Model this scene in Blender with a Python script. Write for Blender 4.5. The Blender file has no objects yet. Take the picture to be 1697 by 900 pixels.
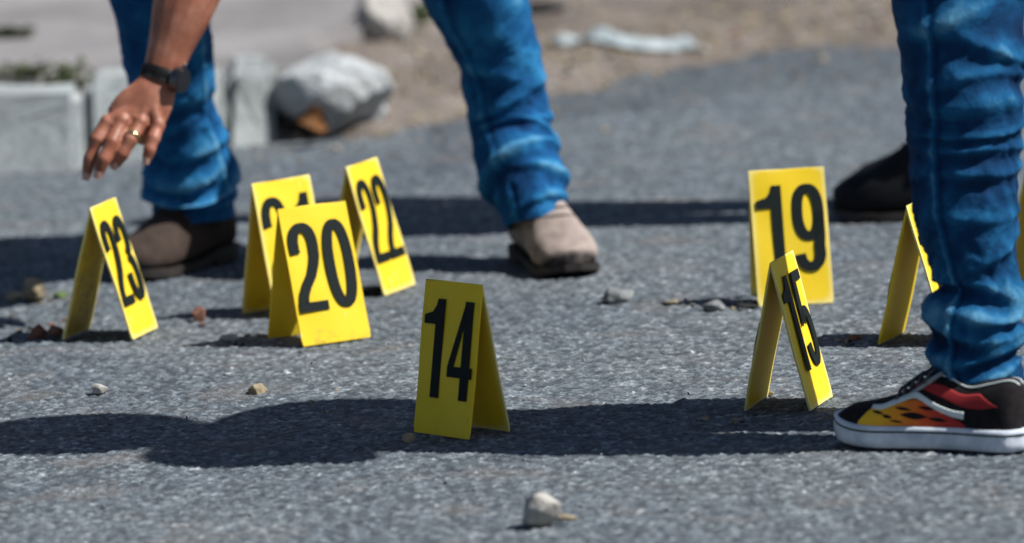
import bpy, bmesh, math, random
import numpy as np
from mathutils import Vector, Matrix

random.seed(7)
SC = bpy.context.scene
COL = SC.collection
R_ = math.radians

# ------------------------------------------------------------------ camera
CAM_H = 1.485
FPX = 10227.4                     # focal length in pixels of the 1697 px wide photograph
PITCH, ROLL = R_(8.3233), R_(2.968)
_r0 = np.array([1., 0, 0])
_F = np.array([0, math.cos(PITCH), -math.sin(PITCH)])
_U = np.array([0, math.sin(PITCH), math.cos(PITCH)])
_Rt = _r0 * math.cos(ROLL) - _U * math.sin(ROLL)
_Up = _r0 * math.sin(ROLL) + _U * math.cos(ROLL)
CP = np.array([0, 0, CAM_H])
cam_d = bpy.data.cameras.new('camera')
cam = bpy.data.objects.new('camera', cam_d)
COL.objects.link(cam)
cam_d.sensor_width = 36.0
cam_d.lens = FPX / 1697 * 36
cam_d.clip_start, cam_d.clip_end = 0.1, 2000
cam.matrix_world = Matrix(((_Rt[0], _Up[0], -_F[0], 0), (_Rt[1], _Up[1], -_F[1], 0), (_Rt[2], _Up[2], -_F[2], CAM_H), (0, 0, 0, 1)))
cam_d.dof.use_dof = True
cam_d.dof.focus_distance = 8.95
cam_d.dof.aperture_fstop = 3.3
cam_d.dof.aperture_blades = 9
SC.camera = cam

# ------------------------------------------------------------------ sky, sun, exposure
SUN_EL, SUN_AZ = R_(50.5), R_(14)            # azimuth: from +X towards the camera (-Y)
sun_vec = Vector((math.cos(SUN_EL) * math.cos(SUN_AZ), -math.cos(SUN_EL) * math.sin(SUN_AZ), math.sin(SUN_EL)))
wd = bpy.data.worlds.new('World'); SC.world = wd; wd.use_nodes = True
nt = wd.node_tree; bg = nt.nodes['Background']
sky = nt.nodes.new('ShaderNodeTexSky'); sky.sky_type = 'NISHITA'; sky.sun_disc = False
sky.sun_elevation = SUN_EL
sky.sun_rotation = math.atan2(sun_vec.x, sun_vec.y)
sky.air_density = 1.0; sky.dust_density = 1.0; sky.ozone_density = 1.0
nt.links.new(sky.outputs[0], bg.inputs[0]); bg.inputs[1].default_value = 0.050
sd = bpy.data.lights.new('sun', 'SUN'); sd.energy = 4.8; sd.angle = R_(0.53); sd.color = (1.0, 0.975, 0.935)
sun = bpy.data.objects.new('sun', sd); COL.objects.link(sun)
sun.rotation_euler = sun_vec.to_track_quat('Z', 'Y').to_euler()
SC.view_settings.view_transform = 'Standard'; SC.view_settings.look = 'None'
SC.view_settings.gamma = 1.0; SC.view_settings.exposure = 0.60
SC.view_settings.use_curve_mapping = False

# ------------------------------------------------------------------ helpers
def G(px, py, z=0.0):
    d = _F + _Rt * ((px - 848.5) / FPX) + _Up * ((450 - py) / FPX)
    return CP + d * ((z - CAM_H) / d[2])
def W(px, py, y):
    d = _F + _Rt * ((px - 848.5) / FPX) + _Up * ((450 - py) / FPX)
    return CP + d * (y / d[1])

def hsh(ix, iy, seed):
    n = (ix.astype(np.int64) * 374761393 + iy.astype(np.int64) * 668265263 + seed * 974634777) & 0xFFFFFFFF
    n = ((n ^ (n >> 13)) * 1274126177) & 0xFFFFFFFF
    n = (n ^ (n >> 16)) & 0xFFFFFFFF
    return n / 4294967295.0
def vnoise(x, y, seed=0):
    ix, iy = np.floor(x), np.floor(y); fx, fy = x - ix, y - iy
    fx = fx * fx * (3 - 2 * fx); fy = fy * fy * (3 - 2 * fy)
    a, b = hsh(ix, iy, seed), hsh(ix + 1, iy, seed); c, d = hsh(ix, iy + 1, seed), hsh(ix + 1, iy + 1, seed)
    return (a * (1 - fx) + b * fx) * (1 - fy) + (c * (1 - fx) + d * fx) * fy
def fbm(x, y, seed=0, oct=4):
    t = 0; a = 0.5
    for k in range(oct):
        t = t + a * vnoise(x, y, seed + k * 17); x = x * 2.03; y = y * 2.03; a *= 0.5
    return t
def pebbles(x, y, seed=0):
    """distance to the nearest chip and that chip's random value"""
    ix, iy = np.floor(x), np.floor(y)
    best = np.full(x.shape, 9.0); val = np.zeros(x.shape)
    for dx in (-1, 0, 1):
        for dy in (-1, 0, 1):
            cx, cy = ix + dx, iy + dy
            px = cx + hsh(cx, cy, seed); py = cy + hsh(cx, cy, seed + 5)
            d = np.hypot(px - x, py - y); m = d < best
            best = np.where(m, d, best); val = np.where(m, hsh(cx, cy, seed + 9), val)
    return best, val

def mesh_obj(name, verts, faces, mat=None, parent=None, smooth=True):
    me = bpy.data.meshes.new(name)
    me.from_pydata([tuple(v) for v in verts], [], faces); me.update()
    if smooth: me.polygons.foreach_set('use_smooth', [True] * len(me.polygons))
    return link(name, me, mat, parent)
def link(name, me, mat=None, parent=None):
    o = bpy.data.objects.new(name, me); COL.objects.link(o)
    if mat is not None and not me.materials: me.materials.append(mat)
    if parent is not None: o.parent = parent
    return o
def bm_obj(name, bm, mat=None, parent=None, smooth=True):
    me = bpy.data.meshes.new(name); bm.to_mesh(me); bm.free()
    if smooth: me.polygons.foreach_set('use_smooth', [True] * len(me.polygons))
    return link(name, me, mat, parent)
def empty(name, loc=(0, 0, 0), rz=0.0):
    o = bpy.data.objects.new(name, None); COL.objects.link(o); o.location = tuple(loc); o.rotation_euler = (0, 0, rz)
    o.empty_display_size = 0.05; return o
def tag(o, label=None, cat=None, group=None, kind=None):
    if label: o['label'] = label
    if cat: o['category'] = cat
    if group: o['group'] = group
    if kind: o['kind'] = kind
    return o
def grid_faces(nu, nv, wrap=False):
    f = []
    for j in range(nv - 1):
        for i in range(nu if wrap else nu - 1):
            a = j * nu + i; b = j * nu + (i + 1) % nu
            f.append((a, b, b + nu, a + nu))
    return f
def sheet(name, xs, ys, zfun, mat, attr=None):
    X, Y = np.meshgrid(xs, ys); Z = zfun(X, Y)
    nu, nv = len(xs), len(ys)
    co = np.stack([X, Y, Z], -1).reshape(-1, 3)
    i = np.arange(nu - 1)[None, :] + nu * np.arange(nv - 1)[:, None]
    q = np.stack([i, i + 1, i + 1 + nu, i + nu], -1).reshape(-1, 4)
    me = bpy.data.meshes.new(name)
    me.vertices.add(len(co)); me.vertices.foreach_set('co', co.ravel())
    me.loops.add(q.size); me.loops.foreach_set('vertex_index', q.ravel().astype(np.int32))
    me.polygons.add(len(q)); me.polygons.foreach_set('loop_start', np.arange(0, q.size, 4, dtype=np.int32))
    me.polygons.foreach_set('loop_total', np.full(len(q), 4, dtype=np.int32))
    me.polygons.foreach_set('use_smooth', np.ones(len(q), dtype=bool))
    me.update(calc_edges=True)
    if attr is not None:
        for k, fn in attr.items():
            a = me.attributes.new(k, 'FLOAT', 'POINT'); a.data.foreach_set('value', np.asarray(fn(X, Y), dtype=np.float32).ravel())
    return link(name, me, mat)
def cr(ts, P, t):
    """smooth interpolation of the control values P at parameters ts"""
    P = np.asarray(P, float); ts = np.asarray(ts, float)
    if P.ndim == 1: P = P[:, None]
    m = np.zeros_like(P)
    m[1:-1] = (P[2:] - P[:-2]) / (ts[2:] - ts[:-2])[:, None]
    m[0] = (P[1] - P[0]) / (ts[1] - ts[0]); m[-1] = (P[-1] - P[-2]) / (ts[-1] - ts[-2])
    t = np.clip(np.asarray(t, float), ts[0], ts[-1])
    k = np.clip(np.searchsorted(ts, t, side='right') - 1, 0, len(ts) - 2)
    h = ts[k + 1] - ts[k]; s = (t - ts[k]) / h
    s = s[:, None]; h = h[:, None]
    return (2*s**3-3*s**2+1)*P[k] + (s**3-2*s**2+s)*h*m[k] + (-2*s**3+3*s**2)*P[k+1] + (s**3-s**2)*h*m[k+1]

# ------------------------------------------------------------------ materials
def new_mat(name):
    m = bpy.data.materials.new(name); m.use_nodes = True
    n = m.node_tree.nodes; return m, m.node_tree, n['Principled BSDF']
def N(nt, t, **kw):
    n = nt.nodes.new(t)
    for k, v in kw.items(): setattr(n, k, v)
    return n
def coords(nt, scale=1.0):
    tc = N(nt, 'ShaderNodeTexCoord'); mp = N(nt, 'ShaderNodeMapping'); mp.inputs['Scale'].default_value = (scale,) * 3 if not isinstance(scale, tuple) else scale
    nt.links.new(tc.outputs['Object'], mp.inputs[0]); return mp.outputs[0]
def noise(nt, vec, scale, detail=4, rough=0.55):
    n = N(nt, 'ShaderNodeTexNoise'); n.inputs['Scale'].default_value = scale; n.inputs['Detail'].default_value = detail; n.inputs['Roughness'].default_value = rough
    nt.links.new(vec, n.inputs['Vector']); return n.outputs['Fac']
def ramp(nt, fac, stops):
    r = N(nt, 'ShaderNodeValToRGB'); e = r.color_ramp.elements
    while len(e) < len(stops): e.new(0.5)
    for k, (p, c) in enumerate(stops):
        e[k].position = p; e[k].color = (c, c, c, 1) if isinstance(c, (int, float)) else (*c, 1)
    nt.links.new(fac, r.inputs[0]); return r.outputs[0]
def mix(nt, fac, a, b, mode='MIX'):
    m = N(nt, 'ShaderNodeMix', data_type='RGBA', blend_type=mode)
    for s, v in ((m.inputs[0], fac), (m.inputs[6], a), (m.inputs[7], b)):
        if isinstance(v, (int, float)): s.default_value = v if s is m.inputs[0] or s.type == 'VALUE' else (v, v, v, 1)
        elif isinstance(v, tuple): s.default_value = (*v, 1)
        else: nt.links.new(v, s)
    return m.outputs[2]
def bump(nt, bsdf, h, strength=0.5, dist=0.002):
    b = N(nt, 'ShaderNodeBump'); b.inputs['Strength'].default_value = strength; b.inputs['Distance'].default_value = dist
    nt.links.new(h, b.inputs['Height']); nt.links.new(b.outputs[0], bsdf.inputs['Normal'])
def attr(nt, name):
    a = N(nt, 'ShaderNodeAttribute'); a.attribute_name = name; return a.outputs['Fac']

def simple_mat(name, c1, c2, scale=30, rough=0.8, bstr=0.3, bdist=0.002, spec=0.3, bscale=None, metallic=0.0):
    m, t, b = new_mat(name); v = coords(t)
    n = noise(t, v, scale, 5, 0.6)
    t.links.new(ramp(t, n, [(0.32, c1), (0.68, c2)]), b.inputs['Base Color'])
    b.inputs['Roughness'].default_value = rough; b.inputs['Specular IOR Level'].default_value = spec; b.inputs['Metallic'].default_value = metallic
    if bstr: bump(t, b, noise(t, v, bscale or scale * 3, 4, 0.6), bstr, bdist)
    return m

def mat_asphalt():
    m, t, b = new_mat('asphalt'); v = coords(t)
    vf = N(t, 'ShaderNodeTexVoronoi'); vf.inputs['Scale'].default_value = 95; t.links.new(v, vf.inputs['Vector']); far = attr(t, 'far')
    chip = mix(t, far, attr(t, 'chip'), vf.outputs['Color']); gap = mix(t, far, attr(t, 'gap'), (0.12, 0.12, 0.12))
    bw = N(t, 'ShaderNodeRGBToBW'); t.links.new(chip, bw.inputs[0]); chip = bw.outputs[0]
    col = ramp(t, chip, [(0.0, (0.042, 0.051, 0.062)), (0.30, (0.078, 0.093, 0.108)), (0.66, (0.126, 0.148, 0.166)), (0.88, (0.190, 0.216, 0.234)), (1.0, (0.34, 0.365, 0.38))])
    col = mix(t, gap, col, (0.030, 0.033, 0.037))
    vo = N(t, 'ShaderNodeTexVoronoi'); vo.inputs['Scale'].default_value = 260; t.links.new(v, vo.inputs['Vector'])
    fine = ramp(t, vo.outputs['Color'], [(0.0, 0.45), (0.5, 0.95), (0.8, 1.15), (1.0, 2.1)])
    col = mix(t, 0.75, col, fine, 'MULTIPLY')
    big = ramp(t, noise(t, v, 1.7, 4, 0.6), [(0.3, (0.80, 0.83, 0.88)), (0.7, (1.12, 1.11, 1.08))])
    col = mix(t, 1.0, col, big, 'MULTIPLY')
    col = mix(t, attr(t, 'old'), col, mix(t, 1.0, col, (0.72, 0.73, 0.75), 'MULTIPLY'))  # older asphalt layer, with a slight shadow put into its colour too
    stain = ramp(t, noise(t, v, 6.0, 3, 0.5), [(0.56, 0.0), (0.72, 1.0)])
    col = mix(t, mix(t, 0.35, 0.0, stain), col, (0.15, 0.125, 0.105))
    t.links.new(col, b.inputs['Base Color'])
    b.inputs['Roughness'].default_value = 0.82; b.inputs['Specular IOR Level'].default_value = 0.35
    bump(t, b, vo.outputs['Distance'], 0.6, 0.0016)
    return m
def mat_dirt():
    m, t, b = new_mat('dirt'); v = coords(t)
    col = ramp(t, noise(t, v, 3.0, 6, 0.62), [(0.3, (0.108, 0.093, 0.083)), (0.5, (0.152, 0.133, 0.120)), (0.72, (0.205, 0.182, 0.166))])
    vo = N(t, 'ShaderNodeTexVoronoi'); vo.inputs['Scale'].default_value = 34; t.links.new(v, vo.inputs['Vector'])
    spk = ramp(t, vo.outputs['Color'], [(0.0, (0.55, 0.5, 0.48)), (0.5, (1.0, 1.0, 1.0)), (0.93, (1.2, 1.12, 1.05)), (1.0, (1.9, 1.8, 1.7))])
    col = mix(t, 0.75, col, spk, 'MULTIPLY')
    t.links.new(col, b.inputs['Base Color']); b.inputs['Roughness'].default_value = 0.95; b.inputs['Specular IOR Level'].default_value = 0.15
    bump(t, b, noise(t, v, 60, 5, 0.65), 0.8, 0.01)
    return m
def mat_concrete(name, a, c, dark, scale=9):
    m, t, b = new_mat(name); v = coords(t)
    col = ramp(t, noise(t, v, scale, 6, 0.65), [(0.28, a), (0.72, c)])
    st = ramp(t, noise(t, v, scale * 0.45, 4, 0.6), [(0.48, 0.0), (0.66, 0.7)])
    col = mix(t, st, col, dark)
    pit = ramp(t, noise(t, v, scale * 9, 3, 0.6), [(0.28, 0.55), (0.42, 1.0)])
    col = mix(t, 1.0, col, pit, 'MULTIPLY')
    t.links.new(col, b.inputs['Base Color']); b.inputs['Roughness'].default_value = 0.92; b.inputs['Specular IOR Level'].default_value = 0.2
    bump(t, b, noise(t, v, scale * 6, 6, 0.65), 0.7, 0.008)
    return m
def mat_yellow(name='yellow_plastic', hi=0.52, span=0.05, dcol=(0.16, 0.125, 0.05)):
    m, t, b = new_mat(name); v = coords(t)
    oi = N(t, 'ShaderNodeObjectInfo')
    off = N(t, 'ShaderNodeVectorMath', operation='ADD'); t.links.new(v, off.inputs[0]); 
    mul = N(t, 'ShaderNodeVectorMath', operation='SCALE'); mul.inputs[3].default_value = 7.0
    cmb = N(t, 'ShaderNodeCombineXYZ'); 
    for k in range(3): t.links.new(oi.outputs['Random'], cmb.inputs[k])
    t.links.new(cmb.outputs[0], mul.inputs[0]); t.links.new(mul.outputs[0], off.inputs[1]); p = off.outputs[0]
    col = ramp(t, noise(t, p, 9, 4, 0.6), [(0.3, (0.71, 0.490, 0.014)), (0.7, (0.76, 0.550, 0.034))])
    sep = N(t, 'ShaderNodeSeparateXYZ'); t.links.new(v, sep.inputs[0])
    # road dirt splashed up from the bottom edge, in blotches
    mr = N(t, 'ShaderNodeMapRange'); mr.inputs[1].default_value = 0.0; mr.inputs[2].default_value = span; mr.inputs[3].default_value = hi; mr.inputs[4].default_value = 0.26
    t.links.new(sep.outputs[2], mr.inputs[0])
    mth = N(t, 'ShaderNodeMath', operation='LESS_THAN')
    n2 = noise(t, p, 38, 6, 0.7)
    sub = N(t, 'ShaderNodeMath', operation='SUBTRACT'); t.links.new(mr.outputs[0], sub.inputs[0]); t.links.new(n2, sub.inputs[1])
    dirt = ramp(t, sub.outputs[0], [(0.0, 0.0), (0.22, 0.6)])
    col = mix(t, dirt, col, dcol)
    sm = ramp(t, noise(t, p, 16, 5, 0.7), [(0.62, 0.0), (0.8, 0.30)])
    col = mix(t, sm, col, (0.30, 0.22, 0.04))
    sv = N(t, 'ShaderNodeMapping'); sv.inputs['Scale'].default_value = (160, 160, 14); sv.inputs['Rotation'].default_value = (0.5, 0.5, 0.2); t.links.new(p, sv.inputs[0])
    scr = ramp(t, noise(t, sv.outputs[0], 1.0, 2, 0.5), [(0.68, 0.0), (0.74, 0.35)])
    col = mix(t, scr, col, (0.74, 0.68, 0.34))
    pt = N(t, 'ShaderNodeNewGeometry')
    edge = ramp(t, pt.outputs['Pointiness'], [(0.53, 0.0), (0.60, 0.7)])
    col = mix(t, edge, col, (0.78, 0.70, 0.30))
    t.links.new(col, b.inputs['Base Color']); b.inputs['Roughness'].default_value = 0.55; b.inputs['Specular IOR Level'].default_value = 0.16
    bump(t, b, noise(t, p, 120, 4, 0.6), 0.12, 0.001)
    return m
def mat_denim(name, dark, mid, light, worn):
    m, t, b = new_mat(name); v = coords(t)
    wear = attr(t, 'wear')
    n = noise(t, v, 16, 7, 0.62)
    add = N(t, 'ShaderNodeMath', operation='MULTIPLY_ADD'); t.links.new(wear, add.inputs[0]); add.inputs[1].default_value = 0.27
    t.links.new(n, add.inputs[2])
    col = ramp(t, add.outputs[0], [(0.20, dark), (0.46, mid), (0.66, light), (0.98, worn)])
    slub = N(t, 'ShaderNodeTexNoise'); slub.inputs['Scale'].default_value = 1.0; slub.inputs['Detail'].default_value = 3
    t.links.new(coords(t, (900.0, 900.0, 140.0)), slub.inputs['Vector'])
    col = mix(t, 0.55, col, ramp(t, slub.outputs['Fac'], [(0.3, 0.62), (0.7, 1.3)]), 'MULTIPLY')
    t.links.new(col, b.inputs['Base Color']); b.inputs['Roughness'].default_value = 0.86; b.inputs['Specular IOR Level'].default_value = 0.12
    bump(t, b, noise(t, v, 42, 6, 0.68), 0.7, 0.006)
    return m
def mat_skin():
    m, t, b = new_mat('skin'); v = coords(t)
    col = ramp(t, noise(t, v, 22, 5, 0.6), [(0.3, (0.190, 0.064, 0.034)), (0.52, (0.285, 0.108, 0.064)), (0.75, (0.42, 0.19, 0.125))])
    red = ramp(t, noise(t, v, 45, 3, 0.5), [(0.55, 0.0), (0.75, 0.45)])
    col = mix(t, red, col, (0.36, 0.085, 0.055))
    t.links.new(col, b.inputs['Base Color']); b.inputs['Roughness'].default_value = 0.48; b.inputs['Specular IOR Level'].default_value = 0.4
    b.inputs['Subsurface Weight'].default_value = 0.12; b.inputs['Subsurface Radius'].default_value = (0.008, 0.003, 0.0015); b.inputs['Subsurface Scale'].default_value = 0.5
    wv = N(t, 'ShaderNodeTexVoronoi'); wv.inputs['Scale'].default_value = 320; t.links.new(v, wv.inputs['Vector'])
    h = mix(t, 0.5, wv.outputs['Distance'], noise(t, v, 90, 5, 0.6))
    bump(t, b, h, 0.45, 0.0014)
    return m

def mat_suede(name, c1, c2):
    m, t, b = new_mat(name); v = coords(t); n = noise(t, v, 18, 5, 0.65)
    col = ramp(t, n, [(0.32, c1), (0.68, c2)])
    n2 = noise(t, v, 50, 4, 0.6); md = N(t, 'ShaderNodeMath', operation='MULTIPLY'); t.links.new(attr(t, 'toe'), md.inputs[0]); t.links.new(ramp(t, n2, [(0.3, 0.55), (0.55, 1.0)]), md.inputs[1])
    col = mix(t, md.outputs[0], col, (0.022, 0.020, 0.022))
    t.links.new(col, b.inputs['Base Color']); b.inputs['Roughness'].default_value = 0.88; b.inputs['Specular IOR Level'].default_value = 0.15
    bump(t, b, noise(t, v, 110, 5, 0.65), 0.5, 0.002); return m
def mat_ink():
    m, t, b = new_mat('black_print'); v = coords(t)
    w = ramp(t, noise(t, v, 240, 5, 0.7), [(0.66, 0.0), (0.74, 0.7)])
    t.links.new(mix(t, w, (0.007, 0.011, 0.011), (0.20, 0.165, 0.02)), b.inputs['Base Color']); b.inputs['Roughness'].default_value = 0.6; b.inputs['Specular IOR Level'].default_value = 0.12
    return m
M = dict(
    asphalt=mat_asphalt(), dirt=mat_dirt(),
    kerb=mat_concrete('kerb_concrete', (0.24, 0.262, 0.268), (0.38, 0.41, 0.412), (0.15, 0.158, 0.155)),
    rubble=mat_concrete('broken_concrete', (0.27, 0.285, 0.29), (0.50, 0.525, 0.54), (0.16, 0.155, 0.148), 11),
    pave=mat_concrete('pavement_concrete', (0.165, 0.158, 0.160), (0.26, 0.250, 0.250), (0.12, 0.115, 0.112), 4),
    yellow=mat_yellow(), yellow_dirty=mat_yellow('grimy_yellow_plastic', 0.78, 0.24, (0.10, 0.088, 0.065)),
    ink=mat_ink(), piping=simple_mat('black_print', (0.006, 0.010, 0.010), (0.011, 0.016, 0.016), 60, 0.6, 0.1, 0.0005, 0.12),
    denim_a=mat_denim('bright_blue_denim', (0.0020, 0.028, 0.095), (0.0060, 0.074, 0.205), (0.016, 0.140, 0.31), (0.14, 0.34, 0.48)),
    denim_b=mat_denim('dark_blue_denim', (0.0012, 0.013, 0.045), (0.0028, 0.038, 0.108), (0.007, 0.085, 0.20), (0.10, 0.27, 0.40)),
    denim_c=mat_denim('navy_denim', (0.0016, 0.006, 0.02), (0.003, 0.012, 0.04), (0.006, 0.022, 0.065), (0.02, 0.05, 0.10)),
    skin=mat_skin(),
    nail=simple_mat('fingernail', (0.50, 0.27, 0.22), (0.60, 0.36, 0.30), 80, 0.3, 0.05, 0.0004, 0.5),
    gold=simple_mat('gold', (0.80, 0.58, 0.26), (0.90, 0.70, 0.36), 60, 0.22, 0.05, 0.0003, 0.5, metallic=1.0),
    black_rubber=simple_mat('black_rubber', (0.010, 0.010, 0.011), (0.020, 0.020, 0.021), 80, 0.55, 0.2, 0.0006),
    black_glass=simple_mat('dark_glass', (0.006, 0.006, 0.008), (0.010, 0.011, 0.014), 10, 0.08, 0, 0, 0.5),
    steel=simple_mat('dark_steel', (0.10, 0.10, 0.105), (0.16, 0.16, 0.165), 60, 0.3, 0.1, 0.0003, 0.5, metallic=1.0),
    suede=mat_suede('taupe_suede', (0.165, 0.130, 0.113), (0.36, 0.305, 0.275)),
    suede_shaded=mat_suede('shaded_taupe_suede', (0.030, 0.021, 0.017), (0.066, 0.047, 0.039)),  # same taupe suede, darkened for the boot standing in shadow
    elastic=simple_mat('boot_elastic', (0.045, 0.038, 0.034), (0.075, 0.062, 0.055), 120, 0.9, 0.5, 0.0012, 0.1),
    boot_sole=simple_mat('boot_sole', (0.014, 0.012, 0.011), (0.035, 0.030, 0.027), 40, 0.7, 0.3, 0.001),
    black_leather=simple_mat('black_leather', (0.004, 0.0045, 0.006), (0.009, 0.010, 0.012), 40, 0.7, 0.3, 0.0008, 0.15),
    canvas=simple_mat('black_canvas', (0.008, 0.007, 0.008), (0.018, 0.015, 0.016), 90, 0.9, 0.5, 0.0008, 0.15, 500),
    white_rubber=simple_mat('white_rubber', (0.40, 0.45, 0.52), (0.66, 0.70, 0.75), 34, 0.55, 0.25, 0.0010, 0.3),
    white_leather=simple_mat('white_leather', (0.54, 0.60, 0.58), (0.64, 0.68, 0.66), 60, 0.5, 0.2, 0.0006),
    lace=simple_mat('dark_lace', (0.03, 0.033, 0.045), (0.07, 0.075, 0.09), 200, 0.9, 0.3, 0.0006),
    tongue=simple_mat('pale_tongue', (0.20, 0.23, 0.27), (0.34, 0.38, 0.42), 90, 0.9, 0.3, 0.0006),
    shirt=simple_mat('grey_cotton', (0.16, 0.17, 0.19), (0.22, 0.23, 0.25), 14, 0.9, 0.4, 0.004),
    shirt_w=simple_mat('white_cotton', (0.50, 0.51, 0.53), (0.62, 0.62, 0.63), 14, 0.9, 0.4, 0.004),
    hair=simple_mat('black_hair', (0.010, 0.008, 0.007), (0.022, 0.017, 0.014), 120, 0.6, 0.6, 0.003),
    eye=simple_mat('eye', (0.55, 0.53, 0.50), (0.65, 0.63, 0.60), 20, 0.15, 0, 0, 0.5),
    stone=simple_mat('pale_stone', (0.22, 0.205, 0.185), (0.44, 0.425, 0.40), 55, 0.9, 0.7, 0.003, 0.2),
    stone_grey=simple_mat('grey_stone', (0.10, 0.108, 0.112), (0.24, 0.25, 0.255), 60, 0.9, 0.7, 0.003, 0.2),
    stone_tan=simple_mat('tan_stone', (0.17, 0.135, 0.085), (0.34, 0.285, 0.19), 60, 0.9, 0.7, 0.003, 0.2),
    brick=simple_mat('red_brick', (0.135, 0.065, 0.045), (0.25, 0.125, 0.09), 60, 0.95, 0.7, 0.003, 0.1),
    dark_stone=simple_mat('dark_stone', (0.012, 0.012, 0.013), (0.032, 0.031, 0.031), 40, 0.9, 0.7, 0.003, 0.2),
    leaf_dry=simple_mat('dry_leaf', (0.060, 0.026, 0.009), (0.19, 0.080, 0.022), 80, 0.75, 0.4, 0.002, 0.25),
    leaf=simple_mat('weed_leaf', (0.045, 0.065, 0.022), (0.10, 0.12, 0.045), 30, 0.7, 0.3, 0.002, 0.25),
    leaf_green=simple_mat('green_leaf', (0.06, 0.10, 0.028), (0.12, 0.17, 0.06), 30, 0.7, 0.3, 0.002, 0.25),
    plastic=simple_mat('pale_plastic', (0.25, 0.30, 0.315), (0.40, 0.45, 0.46), 24, 0.4, 0.4, 0.003, 0.4),
)

# ------------------------------------------------------------------ ground, road, pavement
def spaced(lo, hi, step, far_lo, far_hi, g=1.35):
    a = list(np.arange(lo, hi + 1e-9, step))
    s = step; x = hi; up = []
    while x < far_hi: s *= g; x += s; up.append(min(x, far_hi))
    s = step; x = lo; dn = []
    while x > far_lo: s *= g; x -= s; dn.append(max(x, far_lo))
    return np.array(dn[::-1] + a + up)
_bp = [G(*p) for p in ((-200, 262), (120, 262), (400, 243), (600, 236), (770, 214), (927, 166), (1049, 142), (1156, 125), (1218, 104), (1405, 80), (1697, 66))]
_bx = np.array([p[0] for p in _bp]); _by = np.array([p[1] for p in _bp])
def verge(X): return np.interp(X, _bx, _by)
def ground_z(X, Y):
    s = Y - verge(X) + (fbm(X * 3.1, Y * 3.1, 4) - 0.5) * 0.35 + (fbm(X * 14, Y * 14, 6) - 0.5) * 0.12
    u = np.clip((s + 0.12) / 0.5, 0, 1); u = u * u * (3 - 2 * u)
    left = np.clip((-0.10 - X) / 0.35, 0, 1); left = left * left * (3 - 2 * left)
    rise = 0.028 + 0.055 * left
    z = -0.035 + (0.035 + rise) * u
    z = z + u * ((fbm(X * 2.2, Y * 2.2, 31) - 0.5) * 0.07 + (fbm(X * 16, Y * 16, 33, 3) - 0.5) * 0.030)
    z = z + np.clip(Y - 14, 0, 3) * 0.012
    return np.where(np.abs(X) > 12, np.minimum(z, 0.03), z)
gnd = sheet('ground', spaced(-1.6, 1.6, 0.016, -900, 900), spaced(11.3, 16.5, 0.022, -900, 900), ground_z, M['dirt'])
tag(gnd, kind='structure')

def road_h(X, Y):
    d, v = pebbles(X / 0.0105, Y / 0.0105, 3)
    d2, v2 = pebbles(X / 0.024, Y / 0.024, 8)
    near = np.exp(-np.clip(np.abs(X) - 1.0, 0, 9)) * 1.0
    chip = np.clip(0.62 - d, 0, 1) * (0.5 + v)
    z = 0.0052 * chip + 0.0020 * np.clip(0.6 - d2, 0, 1) * (v2 > 0.6) + (fbm(X * 5, Y * 5, 12) - 0.5) * 0.004 + (fbm(X * 1.1, Y * 1.1, 14) - 0.5) * 0.008
    return z * near - 0.004
def road_chip(X, Y):
    d, v = pebbles(X / 0.0105, Y / 0.0105, 3); d2, v2 = pebbles(X / 0.024, Y / 0.024, 8)
    c = v * 0.86 + (vnoise(X * 60, Y * 60, 2) - 0.5) * 0.25
    c = np.where((v2 > 0.90) & (d2 < 0.22), 0.90 + 0.1 * v, c)
    d3, v3 = pebbles(X / 0.0150, Y / 0.0150, 27)
    c = np.where((v3 > 0.84) & (d3 < 0.30), 0.86 + 0.14 * v, c); c = np.where((v3 < 0.12) & (d3 < 0.36), 0.02, c)
    return np.clip(c, 0, 1)
def road_gap(X, Y):
    d, v = pebbles(X / 0.0105, Y / 0.0105, 3)
    return np.clip((d - 0.42) / 0.35, 0, 1) * (0.35 + 0.65 * vnoise(X * 9, Y * 9, 21))
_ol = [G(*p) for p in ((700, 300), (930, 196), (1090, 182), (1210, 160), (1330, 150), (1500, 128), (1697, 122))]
def road_old_shade(X, Y):  # mask of the older far layer and the shadow painted over it
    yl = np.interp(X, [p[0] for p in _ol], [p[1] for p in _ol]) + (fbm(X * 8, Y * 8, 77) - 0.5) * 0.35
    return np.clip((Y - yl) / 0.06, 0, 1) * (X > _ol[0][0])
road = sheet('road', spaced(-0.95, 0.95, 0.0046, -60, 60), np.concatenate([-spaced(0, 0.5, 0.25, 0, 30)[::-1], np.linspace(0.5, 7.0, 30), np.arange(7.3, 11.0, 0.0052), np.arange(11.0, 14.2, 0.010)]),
             road_h, M['asphalt'], dict(chip=road_chip, gap=road_gap, old=road_old_shade, far=lambda X, Y: np.clip(np.maximum((np.abs(X) - 0.93) / 0.03, (7.33 - Y) / 0.03), 0, 1)))
tag(road, kind='structure')

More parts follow.
